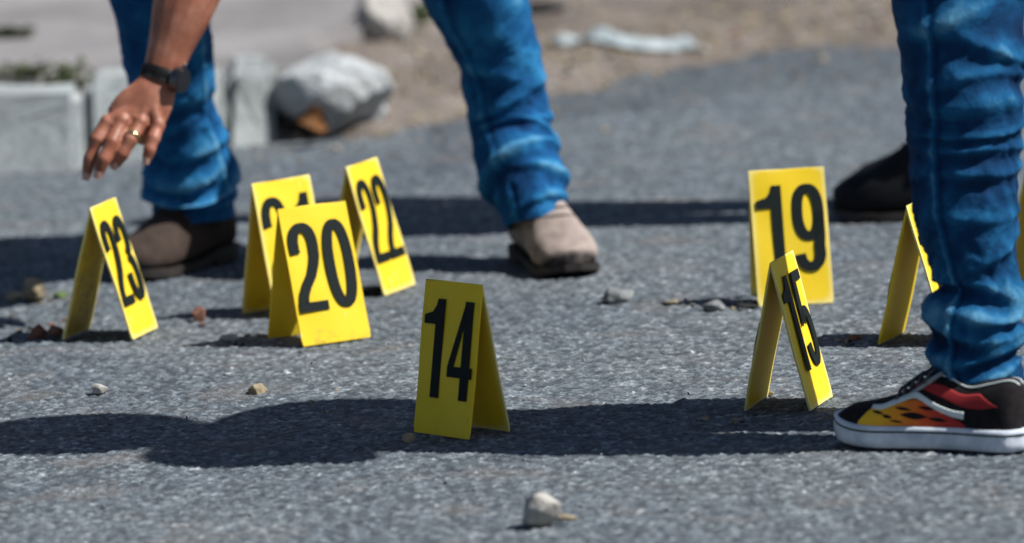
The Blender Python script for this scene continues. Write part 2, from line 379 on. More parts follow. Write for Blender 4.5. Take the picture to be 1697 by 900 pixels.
def extrude_outline(name, pts, z0, z1, mat, parent=None, bevel=0.012, cuts=0, jitter=0.0, seed=0, slope=0.0, front=0):
    bm = bmesh.new()
    vs = [bm.verts.new((p[0], p[1], z1)) for i, p in enumerate(pts)]
    f = bm.faces.new(vs)
    r = bmesh.ops.extrude_face_region(bm, geom=[f])
    for e in r['geom']:
        if isinstance(e, bmesh.types.BMVert): e.co.z = z0
    for v in vs[:front]: v.co.y += slope
    bmesh.ops.recalc_face_normals(bm, faces=bm.faces)
    if bevel: bmesh.ops.bevel(bm, geom=[e for e in bm.edges if e.calc_face_angle(0) > 0.5], offset=bevel, segments=2, affect='EDGES')
    if cuts:
        bmesh.ops.triangulate(bm, faces=bm.faces)
        for _ in range(cuts): bmesh.ops.subdivide_edges(bm, edges=[e for e in bm.edges if e.calc_length() > 0.03], cuts=1)
        rg = random.Random(seed)
        for v in bm.verts:
            n = v.normal; a = fbm(np.array([v.co.x * 9 + v.co.z * 7]), np.array([v.co.y * 9 - v.co.z * 5]), seed)[0] - 0.5
            v.co += n * (a * jitter * 2) + Vector((rg.gauss(0, 1), rg.gauss(0, 1), rg.gauss(0, 1))) * jitter * 0.08
    return bm_obj(name, bm, mat, parent, smooth=False)

# raised concrete pavement behind the kerb, its right end broken away
_pv = [(-40, 12.14), (-1.3, 12.20), (-0.92, 12.12), (-0.60, 12.18), (-0.44, 12.32), (-0.36, 12.6), (-0.40, 12.95), (-0.27, 13.3), (-0.30, 13.8), (-0.16, 14.3), (-0.2, 15.0), (-0.05, 16), (0.0, 40), (-40, 40)]
pav = extrude_outline('pavement', _pv, -0.05, 0.112, M['pave'], bevel=0.015)
tag(pav, kind='structure')

# ------------------------------------------------------------------ loose stones
def hull_mesh(name, seed, sx, sy, sz, n=16, bev=0.12):
    rg = random.Random(seed); bm = bmesh.new()
    for _ in range(n):
        v = Vector((rg.gauss(0, 1), rg.gauss(0, 1), rg.gauss(0, 1))).normalized() * rg.uniform(0.8, 1.0)
        bm.verts.new((v.x * sx / 2, v.y * sy / 2, v.z * sz / 2))
    r = bmesh.ops.convex_hull(bm, input=bm.verts)
    bmesh.ops.delete(bm, geom=[g for g in r['geom_interior'] if isinstance(g, bmesh.types.BMVert)], context='VERTS')
    if bev: bmesh.ops.bevel(bm, geom=list(bm.edges), offset=min(sx, sy, sz) * bev, segments=1, affect='EDGES', clamp_overlap=True)
    z0 = min(v.co.z for v in bm.verts)
    for v in bm.verts: v.co.z -= z0
    me = bpy.data.meshes.new(name); bm.to_mesh(me); bm.free(); return me
def stone(px, py, w, h, mat, label, seed, name='stone', d=None, rz=0.0, z=0.0, cat='stone', group=None, n=16, tilt=0.0):
    p = G(px, py, z); me = hull_mesh(name, seed, w, d or w * 0.8, h, n)
    o = link(name, me, M[mat]); o.location = (p[0], p[1], z - 0.004 - 0.04 * h); o.rotation_euler = (tilt, 0, rz)
    return tag(o, label, cat, group)

stone(898, 870, 0.060, 0.064, 'stone', 'pale lumpy stone alone at the front edge, below marker 14', 11, n=22)
def tube_mesh(bm, pts, radii, n=12, cap=True, flat=None, capf=0.85):
    """lofted tube through pts; radii floats or (a, b) pairs"""
    pts = [Vector(tuple(p)) for p in pts]; rings = []
    up = None
    for i, p in enumerate(pts):
        t = (pts[min(i + 1, len(pts) - 1)] - pts[max(i - 1, 0)]).normalized()
        if up is None:
            up = Vector(flat) if flat is not None else (Vector((0, -1, 0)) if abs(t.y) < 0.9 else Vector((0, 0, 1)))
        up = (up - t * up.dot(t)).normalized(); sd_ = t.cross(up)
        a, b = radii[i] if isinstance(radii[i], (tuple, list)) else (radii[i], radii[i])
        rings.append([bm.verts.new(p + sd_ * (a * math.cos(2 * math.pi * k / n)) + up * (b * math.sin(2 * math.pi * k / n))) for k in range(n)])
    for r0, r1 in zip(rings, rings[1:]):
        for k in range(n): bm.faces.new((r0[k], r0[(k + 1) % n], r1[(k + 1) % n], r1[k]))
    if cap:
        for r, s, t_ in ((rings[0], -1, pts[0] - pts[1]), (rings[-1], 1, pts[-1] - pts[-2])):
            c = sum((v.co for v in r), Vector()) / n
            rad = sum((v.co - c).length for v in r) / n
            mid = [bm.verts.new(c + (v.co - c) * 0.7 + t_.normalized() * rad * 0.7 * capf) for v in r]
            tip = bm.verts.new(c + t_.normalized() * rad * capf)
            for k in range(n):
                q = (r[k], r[(k + 1) % n], mid[(k + 1) % n], mid[k]); w = (mid[k], mid[(k + 1) % n], tip)
                bm.faces.new(q if s > 0 else q[::-1]); bm.faces.new(w if s > 0 else w[::-1])
def ball(bm, c, r, seg=16):
    r = r if isinstance(r, (tuple, list)) else (r, r, r)
    m = Matrix.Translation(tuple(c)) @ Matrix.Diagonal((*r, 1))
    bmesh.ops.create_uvsphere(bm, u_segments=seg, v_segments=max(8, seg // 2), radius=1, matrix=m)
def remeshed(name, bm, voxel, mat, parent=None, smooth_it=4):
    bmesh.ops.recalc_face_normals(bm, faces=bm.faces)
    o = bm_obj(name + '_raw', bm)
    md = o.modifiers.new('r', 'REMESH'); md.mode = 'VOXEL'; md.voxel_size = voxel; md.use_smooth_shade = True
    if smooth_it:
        s = o.modifiers.new('s', 'SMOOTH'); s.iterations = smooth_it; s.factor = 0.5
    dg = bpy.context.evaluated_depsgraph_get(); dg.update()
    me = bpy.data.meshes.new_from_object(o.evaluated_get(dg)); me.name = name
    old = o.data; bpy.data.objects.remove(o); bpy.data.meshes.remove(old)
    me.materials.clear()
    me.polygons.foreach_set('use_smooth', [True] * len(me.polygons))
    return link(name, me, mat, parent)

bm = bmesh.new()
_p = G(936, 866); tube_mesh(bm, [(_p[0] - 0.012, _p[1], 0.005), (_p[0] - 0.002, _p[1] + 0.003, 0.007), (_p[0] + 0.014, _p[1] + 0.002, 0.004)], [0.0035, 0.0045, 0.003], 8)
tag(bm_obj('wood_chip', bm, M['stone_tan']), 'small yellowish wood chip touching the pale lumpy stone at the front', 'wood chip')
S = [
 (52, 497, 0.062, 0.040, 'stone_tan', 'pale blocky stone at the far left, behind the reddish bits', 21, 'stone'),
 (20, 492, 0.040, 0.014, 'stone_tan', 'flat tan chip at the left edge, left of the pale blocky stone', 22, 'stone'),
 (62, 556, 0.034, 0.028, 'brick', 'larger reddish brick bit left of marker 23', 23, 'brick_fragment'),
 (92, 556, 0.024, 0.022, 'brick', 'smaller reddish brick bit touching the rear foot of marker 23', 24, 'brick_fragment'),
 (331, 530, 0.032, 0.027, 'brick', 'lone reddish brick bit between markers 23 and 21', 25, 'brick_fragment'),
 (381, 562, 0.036, 0.013, 'stone', 'flat cream stone chip left of the rear foot of marker 20', 26, 'stone'),
 (410, 557, 0.015, 0.010, 'stone_tan', 'tiny tan pebble right of the flat cream chip', 27, 'pebble'),
 (433, 556, 0.014, 0.011, 'stone_tan', 'tiny tan pebble touching the rear foot of marker 20', 28, 'pebble'),
 (165, 651, 0.028, 0.019, 'stone', 'pale pebble with dark underside in the left foreground', 29, 'pebble'),
 (427, 651, 0.027, 0.021, 'stone_tan', 'round brown pebble in front of marker 20', 30, 'pebble'),
 (677, 730, 0.018, 0.015, 'stone_tan', 'small tan pebble touching the left foot of marker 14', 31, 'pebble'),
 (1024, 497, 0.058, 0.034, 'stone_grey', 'grey broken stone right of the taupe boot', 32, 'stone'),
 (1113, 503, 0.022, 0.011, 'stone_tan', 'yellowish pebble between the grey broken stone and the slate chip', 33, 'pebble'),
 (1186, 512, 0.048, 0.019, 'stone_grey', 'angular slate grey chip left of marker 19', 34, 'stone'),
 (1240, 508, 0.040, 0.010, 'dark_stone', 'flat dark chip at the foot of marker 19', 35, 'stone'),
 (1416, 561, 0.026, 0.014, 'brick', 'reddish brick crumb between markers 15 and the half hidden one', 36, 'brick_fragment'),
 (1275, 655, 0.014, 0.012, 'stone_tan', 'tiny tan pebble behind the rear foot of marker 15', 37, 'pebble'),
 (1537, 503, 0.020, 0.011, 'stone', 'tiny white stone seen under the half hidden marker', 38, 'pebble'),
 (622, 486, 0.034, 0.020, 'dark_stone', 'black bit under marker 22', 39, 'stone'),  # small black lump under the marker
 (100, 490, 0.030, 0.012, 'leaf_green', 'flat green scrap right of the pale blocky stone', 40, 'scrap'),
]
for px, py, w, h, mt, lb, sd_, nm in S:
    stone(px, py, w * 1.3, h * 1.25, mt, lb, sd_, nm, rz=(sd_ * 1.7) % 6.28, cat=nm.split('_')[0])

rg = random.Random(17)
for x0, x1, y0, y1, n_ in ((8, 110, 520, 566, 9), (10, 110, 484, 505, 5), (290, 350, 520, 540, 4), (355, 440, 548, 572, 5), (1000, 1060, 480, 505, 5), (1095, 1255, 496, 514, 8), (1380, 1450, 552, 572, 5), (420, 700, 600, 690, 3), (1150, 1240, 640, 700, 3)):
    for k in range(n_):
        stone(rg.uniform(x0, x1), rg.uniform(y0, y1), rg.uniform(.008, .020), rg.uniform(.006, .012), rg.choice(['brick', 'dark_stone', 'stone_tan', 'stone_grey', 'dark_stone']), 'tiny crumb of dark debris lying on the asphalt among the markers', 400 + len(bpy.data.objects), 'debris_crumb', rz=rg.uniform(0, 6), cat='crumb', group='debris crumbs around the markers', n=10)

# ------------------------------------------------------------------ kerb, rubble and verge things
def kerb_block(pts, z1, label, seed, mat='kerb', name='kerb_stone', jit=0.009, front=2):
    pp = [G(*p) if len(p) == 2 else p for p in pts]
    o = extrude_outline(name, pp, -0.04, z1, M[mat], bevel=0.018, cuts=3, jitter=jit, seed=seed, slope=0.10, front=front)
    return tag(o, label, 'kerb')
a, b_ = G(-260, 292), G(133, 286)
kerb_block([a, b_, b_ + np.array([0.0, 0.30, 0]), a + np.array([0, 0.32, 0])], 0.142, 'long pale grey kerb stone at the left edge, weeds behind it', 51)
a, b_ = G(143, 270), G(300, 262); c_ = G(372, 250)
kerb_block([a, b_, c_, c_ + np.array([-0.02, 0.30, 0]), a + np.array([0.01, 0.28, 0])], 0.155, 'pale kerb stone behind the dark trouser leg, next to the long one', 52, front=3)
a, b_ = G(374, 244), G(462, 236)
kerb_block([a, b_, b_ + np.array([-0.012, 0.24, 0]), a + np.array([0.0, 0.26, 0])], 0.150, 'grey pitted kerb stump right of the dark trouser leg', 53, jit=0.016)
def lump(name, px, py, sx, sy, sz, mat, label, seed, z=0.0, cat='rubble', rz=0.0, amp=0.16):
    p = G(px, py, z); bm = bmesh.new(); bmesh.ops.create_icosphere(bm, subdivisions=5, radius=1)
    rg = random.Random(seed); planes = [(Vector((rg.gauss(0, 1), rg.gauss(0, 1), rg.gauss(0.2, 1))).normalized(), rg.uniform(0.62, 0.88)) for _ in range(9)]
    C = np.array([v.co[:] for v in bm.verts])
    for n, d in planes:
        k = C @ np.array(n); C -= np.array(n)[None] * (np.clip(k - d, 0, 9) * 0.92)[:, None]
    a = fbm(C[:, 0] * 2.3 + seed, C[:, 1] * 2.3 + C[:, 2] * 1.9, seed) - 0.5
    a2 = fbm(C[:, 0] * 9 + seed, C[:, 2] * 9 + C[:, 1] * 5, seed + 3) - 0.5
    C *= (1 + amp * 1.6 * a + amp * 0.45 * a2)[:, None]
    for v, c in zip(bm.verts, C): v.co = (c[0] * sx / 2, c[1] * sy / 2, c[2] * sz / 2)
    z0 = min(v.co.z for v in bm.verts)
    for v in bm.verts: v.co.z -= z0 + sz * 0.10
    o = bm_obj(name, bm, M[mat], smooth=False); o.location = (p[0], p[1] + sy * 0.3, z - 0.002); o.rotation_euler[2] = rz
    return tag(o, label, cat)
lump('concrete_rubble', 540, 226, 0.265, 0.24, 0.185, 'rubble', 'big whitish lump of broken concrete behind the orange dry leaf', 61, cat='rubble')
lump('concrete_rubble', 612, 212, 0.075, 0.07, 0.075, 'rubble', 'small pale concrete piece at the right foot of the whitish lump', 62, cat='rubble')
lump('stone', 436, 226, 0.050, 0.04, 0.050, 'dark_stone', 'black lump standing in for the dark hole at the foot of the pitted kerb stump', 63, cat='stone')  # black lump put in for the shade of the hole here
lump('stone', 640, 78, 0.135, 0.12, 0.145, 'stone', 'pale boulder in the dirt at the top, beside the green weed', 64, z=0.05, cat='boulder')
lump('stone', 590, 72, 0.07, 0.06, 0.05, 'stone', 'brownish stone left of the pale boulder at the top', 65, z=0.05, cat='stone')
lump('stone', 1698, 112, 0.05, 0.05, 0.055, 'dark_stone', 'black stone far back at the right edge behind the knee', 66, z=0.0, cat='stone')
lump('stone', 905, 22, 0.10, 0.06, 0.035, 'dark_stone', 'dark flat stone in the dirt above the pale plastic strip', 67, z=0.05, cat='stone')

rg = random.Random(5)
for k in range(46):                       # single stones one can make out in the blurred dirt
    px = rg.uniform(640, 1480); top = 10; low = np.interp(px, [600, 770, 927, 1156, 1405, 1500], [215, 195, 150, 112, 70, 62])
    py = rg.uniform(top, low); p = G(px, py)
    z = float(ground_z(np.array([p[0]]), np.array([p[1]]))[0]); p = G(px, py, z)
    if z < 0.004: continue
    w = rg.uniform(0.016, 0.042)
    o = link('stone', hull_mesh('stone', 300 + k, w, w * 0.8, w * rg.uniform(0.4, 0.7), 12, 0.1), M[rg.choice(['stone', 'stone_tan', 'brick', 'stone_grey', 'stone'])])
    o.location = (p[0], p[1], z - 0.004); o.rotation_euler[2] = rg.uniform(0, 6)
    tag(o, 'small blurred stone lying in the brown dirt of the verge', 'stone', 'stones in the dirt verge')

def scatter_stuff(name, count, fn, mat, seed, label):
    rg = random.Random(seed); protos = []
    for k in range(6):
        me = hull_mesh('tmp', seed * 10 + k, 1, 0.9, 0.6, 9, 0)
        protos.append((np.array([v.co[:] for v in me.vertices]), [tuple(p.vertices) for p in me.polygons])); bpy.data.meshes.remove(me)
    V = []; Fc = []
    for _ in range(count):
        x, y, z, s = fn(rg)
        if x is None: continue
        pv, pf = rg.choice(protos); a = rg.uniform(0, 6.28); ca, sa = math.cos(a), math.sin(a); n0 = len(V)
        for q in pv * s: V.append((x + q[0] * ca - q[1] * sa, y + q[0] * sa + q[1] * ca, z + q[2]))
        Fc += [tuple(i + n0 for i in f) for f in pf]
    return tag(mesh_obj(name, V, Fc, mat, smooth=False), label, 'gravel', kind='stuff')
def f_road(rg):
    y = rg.uniform(7.5, 12.0); x = rg.uniform(-0.115, 0.115) * y
    s = min(0.0035 + rg.expovariate(1 / 0.0016), 0.011)
    return x, y, -0.0035, s
scatter_stuff('grit', 2600, f_road, M['stone_grey'], 71, 'fine loose grit strewn over the asphalt')
def f_verge(rg):
    x = rg.uniform(-0.5, 1.6); y = verge(np.array([x]))[0] + rg.gauss(0.45, 0.5)
    z = float(ground_z(np.array([x]), np.array([y]))[0])
    if z < -0.012 and rg.random() < 0.85: return None, 0, 0, 0
    return x, y, max(z, -0.003) - 0.001, min(0.005 + rg.expovariate(1 / 0.006), 0.026)
scatter_stuff('gravel', 5200, f_verge, M['stone_tan'], 72, 'fine gravel spread through the dirt verge')

def weed(px, py, z, label, mat, n, spread, h, seed):
    rg = random.Random(seed); p = G(px, py, z); root = empty('weed', (p[0], p[1], z))
    V = []; Fc = []; SV = []
    bmS = bmesh.new()
    for k in range(n):
        x0, y0 = rg.gauss(0, spread), rg.gauss(0, 0.02); a = rg.uniform(0, 6.28); hh = h * rg.uniform(0.5, 1.1); ln = rg.uniform(0.2, 0.7) * hh
        tip = Vector((x0 + math.cos(a) * ln, y0 + math.sin(a) * ln, hh))
        if k % 4 == 0: tube_mesh(bmS, [(x0, y0, -0.01), ((x0 + tip.x) / 2, (y0 + tip.y) / 2, hh * 0.6), tip], [0.0016, 0.0013, 0.0008], 5, False)
        for j in range(3):
            q = Vector((x0, y0, 0)).lerp(tip, rg.uniform(0.3, 1.0)); b2 = rg.uniform(0, 6.28); L = rg.uniform(0.014, 0.03); w = L * 0.28
            d = Vector((math.cos(b2), math.sin(b2), rg.uniform(-0.2, 0.6))).normalized(); s = d.cross(Vector((0, 0, 1))).normalized(); n0 = len(V)
            V += [q, q + d * L * 0.5 + s * w + Vector((0, 0, 0.002)), q + d * L, q + d * L * 0.5 - s * w + Vector((0, 0, 0.002)), q + d * L * 0.5 - Vector((0, 0, 0.003))]
            Fc += [(n0, n0 + 4, n0 + 1), (n0 + 1, n0 + 4, n0 + 2), (n0 + 2, n0 + 4, n0 + 3), (n0 + 3, n0 + 4, n0)]
    tag(mesh_obj('leaves', V, Fc, M[mat], root, False), kind='stuff'); tag(bm_obj('stems', bmS, M['leaf'], root), kind='stuff')
    return tag(root, label, 'weed')
weed(62, 140, 0.112, 'dark green weed growing behind the long kerb stone', 'leaf', 70, 0.055, 0.045, 81)
weed(110, 158, 0.112, 'dark weed tuft in the joint at the end of the long kerb stone', 'leaf', 50, 0.022, 0.04, 82)
weed(18, 62, 0.112, 'flat mossy weed on the pavement at the top left', 'leaf', 60, 0.03, 0.018, 83)
weed(690, 46, 0.06, 'green weed beside the pale boulder at the top', 'leaf_green', 40, 0.016, 0.05, 84)

# crumpled strip of pale plastic in the dirt
p0 = G(1035, 66, 0.04); NU, NV = 70, 14; V = []
for j in range(NV):
    for i in range(NU):
        u, v = i / (NU - 1), j / (NV - 1)
        x = (u - 0.5) * 0.30; wdt = 0.035 + 0.04 * math.sin(math.pi * u) ** 0.5
        y = (0.06 * (1 - u) - 0.03) - 0.05 * (u - 0.5) + (v - 0.5) * wdt * 2 + 0.02 * math.sin(u * 9)
        z = 0.008 + 0.015 * math.sin(math.pi * v) * (0.45 + 0.55 * math.sin(u * 11 + 1.0) ** 2) + 0.010 * (fbm(np.array([u * 14.]), np.array([v * 5.]), 44)[0] - 0.5) * 2
        q = (p0[0] + x, p0[1] + y); gz = float(ground_z(np.array([q[0]]), np.array([q[1]]))[0])
        V.append((q[0], q[1], gz + z))
o = mesh_obj('plastic_strip', V, grid_faces(NU, NV), M['plastic'])
sm_ = o.modifiers.new('s', 'SOLIDIFY'); sm_.thickness = 0.003
tag(o, 'crumpled strip of pale bluish plastic lying in the dirt', 'litter')

# curled dry leaf in front of the rubble
def dry_leaf(px, py, L, w, rz, curl, label, z=0.0, tilt=0.5):
    p = G(px, py, z); V = []; nu, nv = 13, 9
    for j in range(nv):
        for i in range(nu):
            u, v = i / (nu - 1), j / (nv - 1) * 2 - 1
            hw = w * (math.sin(math.pi * min(1, u * 0.96 + 0.02)) ** 0.7) * (1 + 0.18 * math.sin(u * 26))
            ang = v * curl
            V.append(((u - 0.5) * L, hw * math.sin(ang) / max(curl, 0.1), hw * (1 - math.cos(ang)) / max(curl, 0.1) + 0.012 * math.sin(u * 5)))
    o = mesh_obj('dry_leaf', V, grid_faces(nu, nv), M['leaf_dry'])
    s = o.modifiers.new('s', 'SOLIDIFY'); s.thickness = 0.0012
    o.location = (p[0], p[1], z + 0.030); o.rotation_euler = (tilt, 0.25, rz)
    return tag(o, label, 'leaf')
dry_leaf(521, 228, 0.066, 0.034, 0.3, 1.3, 'orange brown dry leaf propped upright against the whitish lump', z=0.012, tilt=1.15)
dry_leaf(506, 230, 0.06, 0.03, -0.5, 1.3, 'small darker dry leaf lying before the upright orange one', z=-0.012, tilt=0.3)

# ------------------------------------------------------------------ numbered markers
MW, ML, MT = 0.1202, 0.2196, 0.0028
DW, DH, DT = 0.0510, 0.1400, 0.0172
def ell(cx, cy, rx, ry, a0, a1, n=18, e=2.35):
    out = []
    for k in range(n + 1):
        a = R_(a0 + (a1 - a0) * k / n); c, s = math.cos(a), math.sin(a)
        out.append((cx + rx * math.copysign(abs(c) ** (2 / e), c), cy + ry * math.copysign(abs(s) ** (2 / e), s)))
    return out
def ribbon(pts, t, closed=False):
    P = [Vector(p) for p in pts]; n = len(P); L = []; Rr = []
    for i in range(n):
        a = P[i - 1] if (i > 0 or closed) else P[i]; b = P[(i + 1) % n] if (i < n - 1 or closed) else P[i]
        d = (b - a).normalized(); nn = Vector((-d.y, d.x))
        th = t * (0.86 + 0.14 * abs(nn.x))          # upright strokes heavier than level ones
        L.append(P[i] + nn * th / 2); Rr.append(P[i] - nn * th / 2)
    q = []
    for i in range(n if closed else n - 1):
        j = (i + 1) % n; q.append([L[i], Rr[i], Rr[j], L[j]])
    return q
def digit_polys(ch):
    w, h, t = DW, DH, DT; r = (w - t) / 2; x0, x1 = t / 2, w - t / 2; cx = w / 2
    if ch == '0': return ribbon(ell(cx, h / 2, r, (h - t * .86) / 2, 0, 360, 44)[:-1], t, True)
    if ch == '1':
        s0 = .50 * w; s1 = s0 + t * 1.02
        return [[Vector(p) for p in q] for q in ([(s0, 0), (s1, 0), (s1, h), (s0 + .15 * t, h), (s0, .93 * h)], [(.04 * w, .74 * h), (s0, .74 * h), (s0, .93 * h), (.36 * w, .865 * h), (.04 * w, .83 * h)])]
    if ch == '2':
        pts = ell(cx, .74 * h, r, .26 * h - t * .43, 200, 0, 20)[0:] + [(x1 - .02 * w, .62 * h), (x1 - .10 * w, .52 * h), (x0 + .42 * w, .40 * h), (x0 + .20 * w, .29 * h), (x0 + .06 * w, .19 * h), (x0 + .01 * w, .10 * h)]
        return ribbon(pts, t) + [[Vector(p) for p in ((0, 0), (w, 0), (w, .105 * h), (0, .105 * h))]]
    if ch == '3':
        up = ell(cx, .755 * h, r * .94, .245 * h - t * .43, 190, -62, 22); lo = ell(cx, .275 * h, r, .275 * h - t * .43, 66, -192, 24)
        return ribbon(up + [(cx + .02 * w, .535 * h)], t) + ribbon([(cx + .02 * w, .525 * h)] + lo, t)
    if ch == '4':
        s0 = .55 * w
        return [[Vector(p) for p in q] for q in ([(s0, 0), (s0 + t, 0), (s0 + t, h), (s0, h)], [(0, .225 * h), (s0, .225 * h), (s0, .335 * h), (0, .335 * h)], [(s0 + t, .225 * h), (w, .225 * h), (w, .335 * h), (s0 + t, .335 * h)],
                 [(0, .335 * h), (.24 * w, .335 * h), (s0 + .1 * t, .80 * h), (s0 + .1 * t, h)])]
    if ch == '5':
        bowl = [(x0 + .02 * w, .47 * h), (x0 + .14 * w, .545 * h)] + ell(cx, .315 * h, r, .315 * h - t * .43, 108, -168, 26)
        return ribbon(bowl, t) + [[Vector(p) for p in q] for q in ([(.10 * w, .895 * h), (.94 * w, .895 * h), (.94 * w, h), (.10 * w, h)], [(.02 * w, .44 * h), (.02 * w + t, .48 * h), (.10 * w + t, .895 * h), (.10 * w, .895 * h)])]
    if ch in '96':
        o = ribbon(ell(cx, .675 * h, r, .325 * h - t * .43, 0, 360, 36)[:-1], t, True) + ribbon([(x1, .675 * h), (x1, .42 * h), (x1 - .03 * w, .28 * h)] + ell(cx, .25 * h, r * .98, .25 * h - t * .43, -12, -168, 16), t)
        if ch == '6': o = [[Vector((w - p.x, h - p.y)) for p in q] for q in o]
        return o
    return []
_dig = {}
def digit_mesh(ch):
    if ch not in _dig:
        V = []; Fc = []
        for q in digit_polys(ch):
            n0 = len(V); n = len(q); ar = sum(q[i].x * q[(i + 1) % n].y - q[(i + 1) % n].x * q[i].y for i in range(n))
            if ar < 0: q = q[::-1]
            V += [(p.x, p.y, 0.0005) for p in q] + [(p.x, p.y, -0.0006) for p in q]
            Fc.append(tuple(range(n0, n0 + n)))
            for i in range(n): j = (i + 1) % n; Fc.append((n0 + i, n0 + n + i, n0 + n + j, n0 + j))
        me = bpy.data.meshes.new('digit'); me.from_pydata(V, [], Fc); me.update(); me.materials.append(M['ink']); _dig[ch] = me
    return _dig[ch]
def panel_mesh(D, h, seed):
    """one leaf of the folded sheet: local x across, y outwards, z up; fold at y = 0"""
    rg = random.Random(seed); L = math.hypot(D, h); sl = Vector((D, -h)).normalized(); nrm = Vector((-sl.y, sl.x))
    rad = 0.005; prof = []
    for s in np.concatenate([[0], np.linspace(0.004, L, 24)]):
        c = Vector((0, h)) + sl * float(s)
        if s == 0: c = Vector((0, h - 0.0012))
        prof.append(c)
    nu = 13; Vo = []; Vi = []; bow = rg.uniform(-0.002, 0.002); tw = rg.uniform(-0.0015, 0.0015)
    for j, c in enumerate(prof):
        f = j / (len(prof) - 1)
        for i in range(nu):
            u = i / (nu - 1) * 2 - 1
            off = bow * (1 - u * u) * math.sin(math.pi * f) + tw * u * f + 0.0006 * math.sin(u * 3 + f * 9 + seed)
            cc = c + nrm * off; ex = 0.0
            if f > 0.97 and abs(u) > 0.99: ex = -0.0016 * u
            Vo.append((u * MW / 2 + ex, cc.x, cc.y)); ci = cc - nrm * MT
            Vi.append((u * MW / 2 + ex, max(ci.x, 0.0), ci.y))
    nv = len(prof); n = nu * nv; V = Vo + Vi; Fc = []
    for f in grid_faces(nu, nv): Fc.append(f); Fc.append(tuple(n + k for k in f[::-1]))
    bd = [i for i in range(nu)] + [j * nu + nu - 1 for j in range(1, nv)] + [(nv - 1) * nu + i for i in range(nu - 2, -1, -1)] + [j * nu for j in range(nv - 2, 0, -1)]
    for k in range(len(bd)):
        a, b = bd[k], bd[(k + 1) % len(bd)]; Fc.append((b, a, a + n, b + n))
    me = bpy.data.meshes.new('panel'); me.from_pydata(V, [], Fc); me.update()
    bm = bmesh.new(); bm.from_mesh(me); bmesh.ops.recalc_face_normals(bm, faces=bm.faces); bm.to_mesh(me); bm.free()
    return me
def marker(num, x, y, yaw, D, label, seed):
    h = math.sqrt(ML * ML - D * D)
    root = empty('evidence_marker', (x, y, 0.0), yaw)
    for k, nm in enumerate(('front_panel', 'rear_panel')):
        p = link(nm, panel_mesh(D, h, seed + k), M['yellow_dirty' if (num == '23' and k == 1) else 'yellow'], root)
        if num == '23' and k == 1: p['label'] = 'grimy rear leaf streaked with dirt'
        p.rotation_euler[2] = math.pi if k == 0 else 0
        sl = Vector((0, D, -h)).normalized()
        for j, ch in enumerate(num):
            d = link('digit', digit_mesh(ch), None, p)
            # digit frame: x to the reader's right, y up along the leaf, z outwards
            ex = Vector((-1, 0, 0)); ey = -sl; ez = ex.cross(ey)
            gap = 0.0065; x0 = -(len(num) * DW + (len(num) - 1) * gap) / 2 + j * (DW + gap)
            o = Vector((0, 0, h)) + sl * (ML * 0.125 + DH) + ex * x0 + ez * 0.0021
            d.matrix_local = Matrix(((ex.x, ey.x, ez.x, o.x), (ex.y, ey.y, ez.y, o.y), (ex.z, ey.z, ez.z, o.z), (0, 0, 0, 1)))
    tag(root, label, 'marker', 'yellow numbered tent markers'); return root
K = 1.1
marker('23', -0.584 * K, 8.817 * K, 1.284, 0.054 * K, 'yellow tent marker numbered 23 under the reaching hand', 100)
marker('21', -0.331 * K, 8.95 * K, 0.721, 0.040 * K, 'yellow tent marker mostly hidden behind marker 20', 110)
marker('20', -0.279 * K, 8.677 * K, 0.520, 0.054 * K, 'yellow tent marker numbered 20 standing in front of another marker', 120)
marker('22', -0.216 * K, 9.122 * K, 1.155, 0.053 * K, 'narrow-looking yellow tent marker numbered 22, farthest back of the left cluster', 130)
marker('14', -0.075 * K, 7.831 * K, -0.836, 0.036 * K, 'yellow tent marker numbered 14, nearest of all in the middle', 140)
marker('19', 0.402 * K, 8.814 * K, 0.052, 0.060 * K, 'yellow tent marker numbered 19 standing square to the viewer', 150)
marker('15', 0.350 * K, 7.916 * K, 1.249, 0.045 * K, 'yellow tent marker numbered 15 left of the flame sneaker', 160)
marker('16', 0.563 * K, 8.391 * K, 1.174, 0.050 * K, 'yellow tent marker half hidden behind the front jeans leg', 170)
_e = G(1737, 478); marker('', _e[0], _e[1], 1.05, 0.055 * K, 'yellow tent marker cut by the right edge behind the jeans leg', 180)

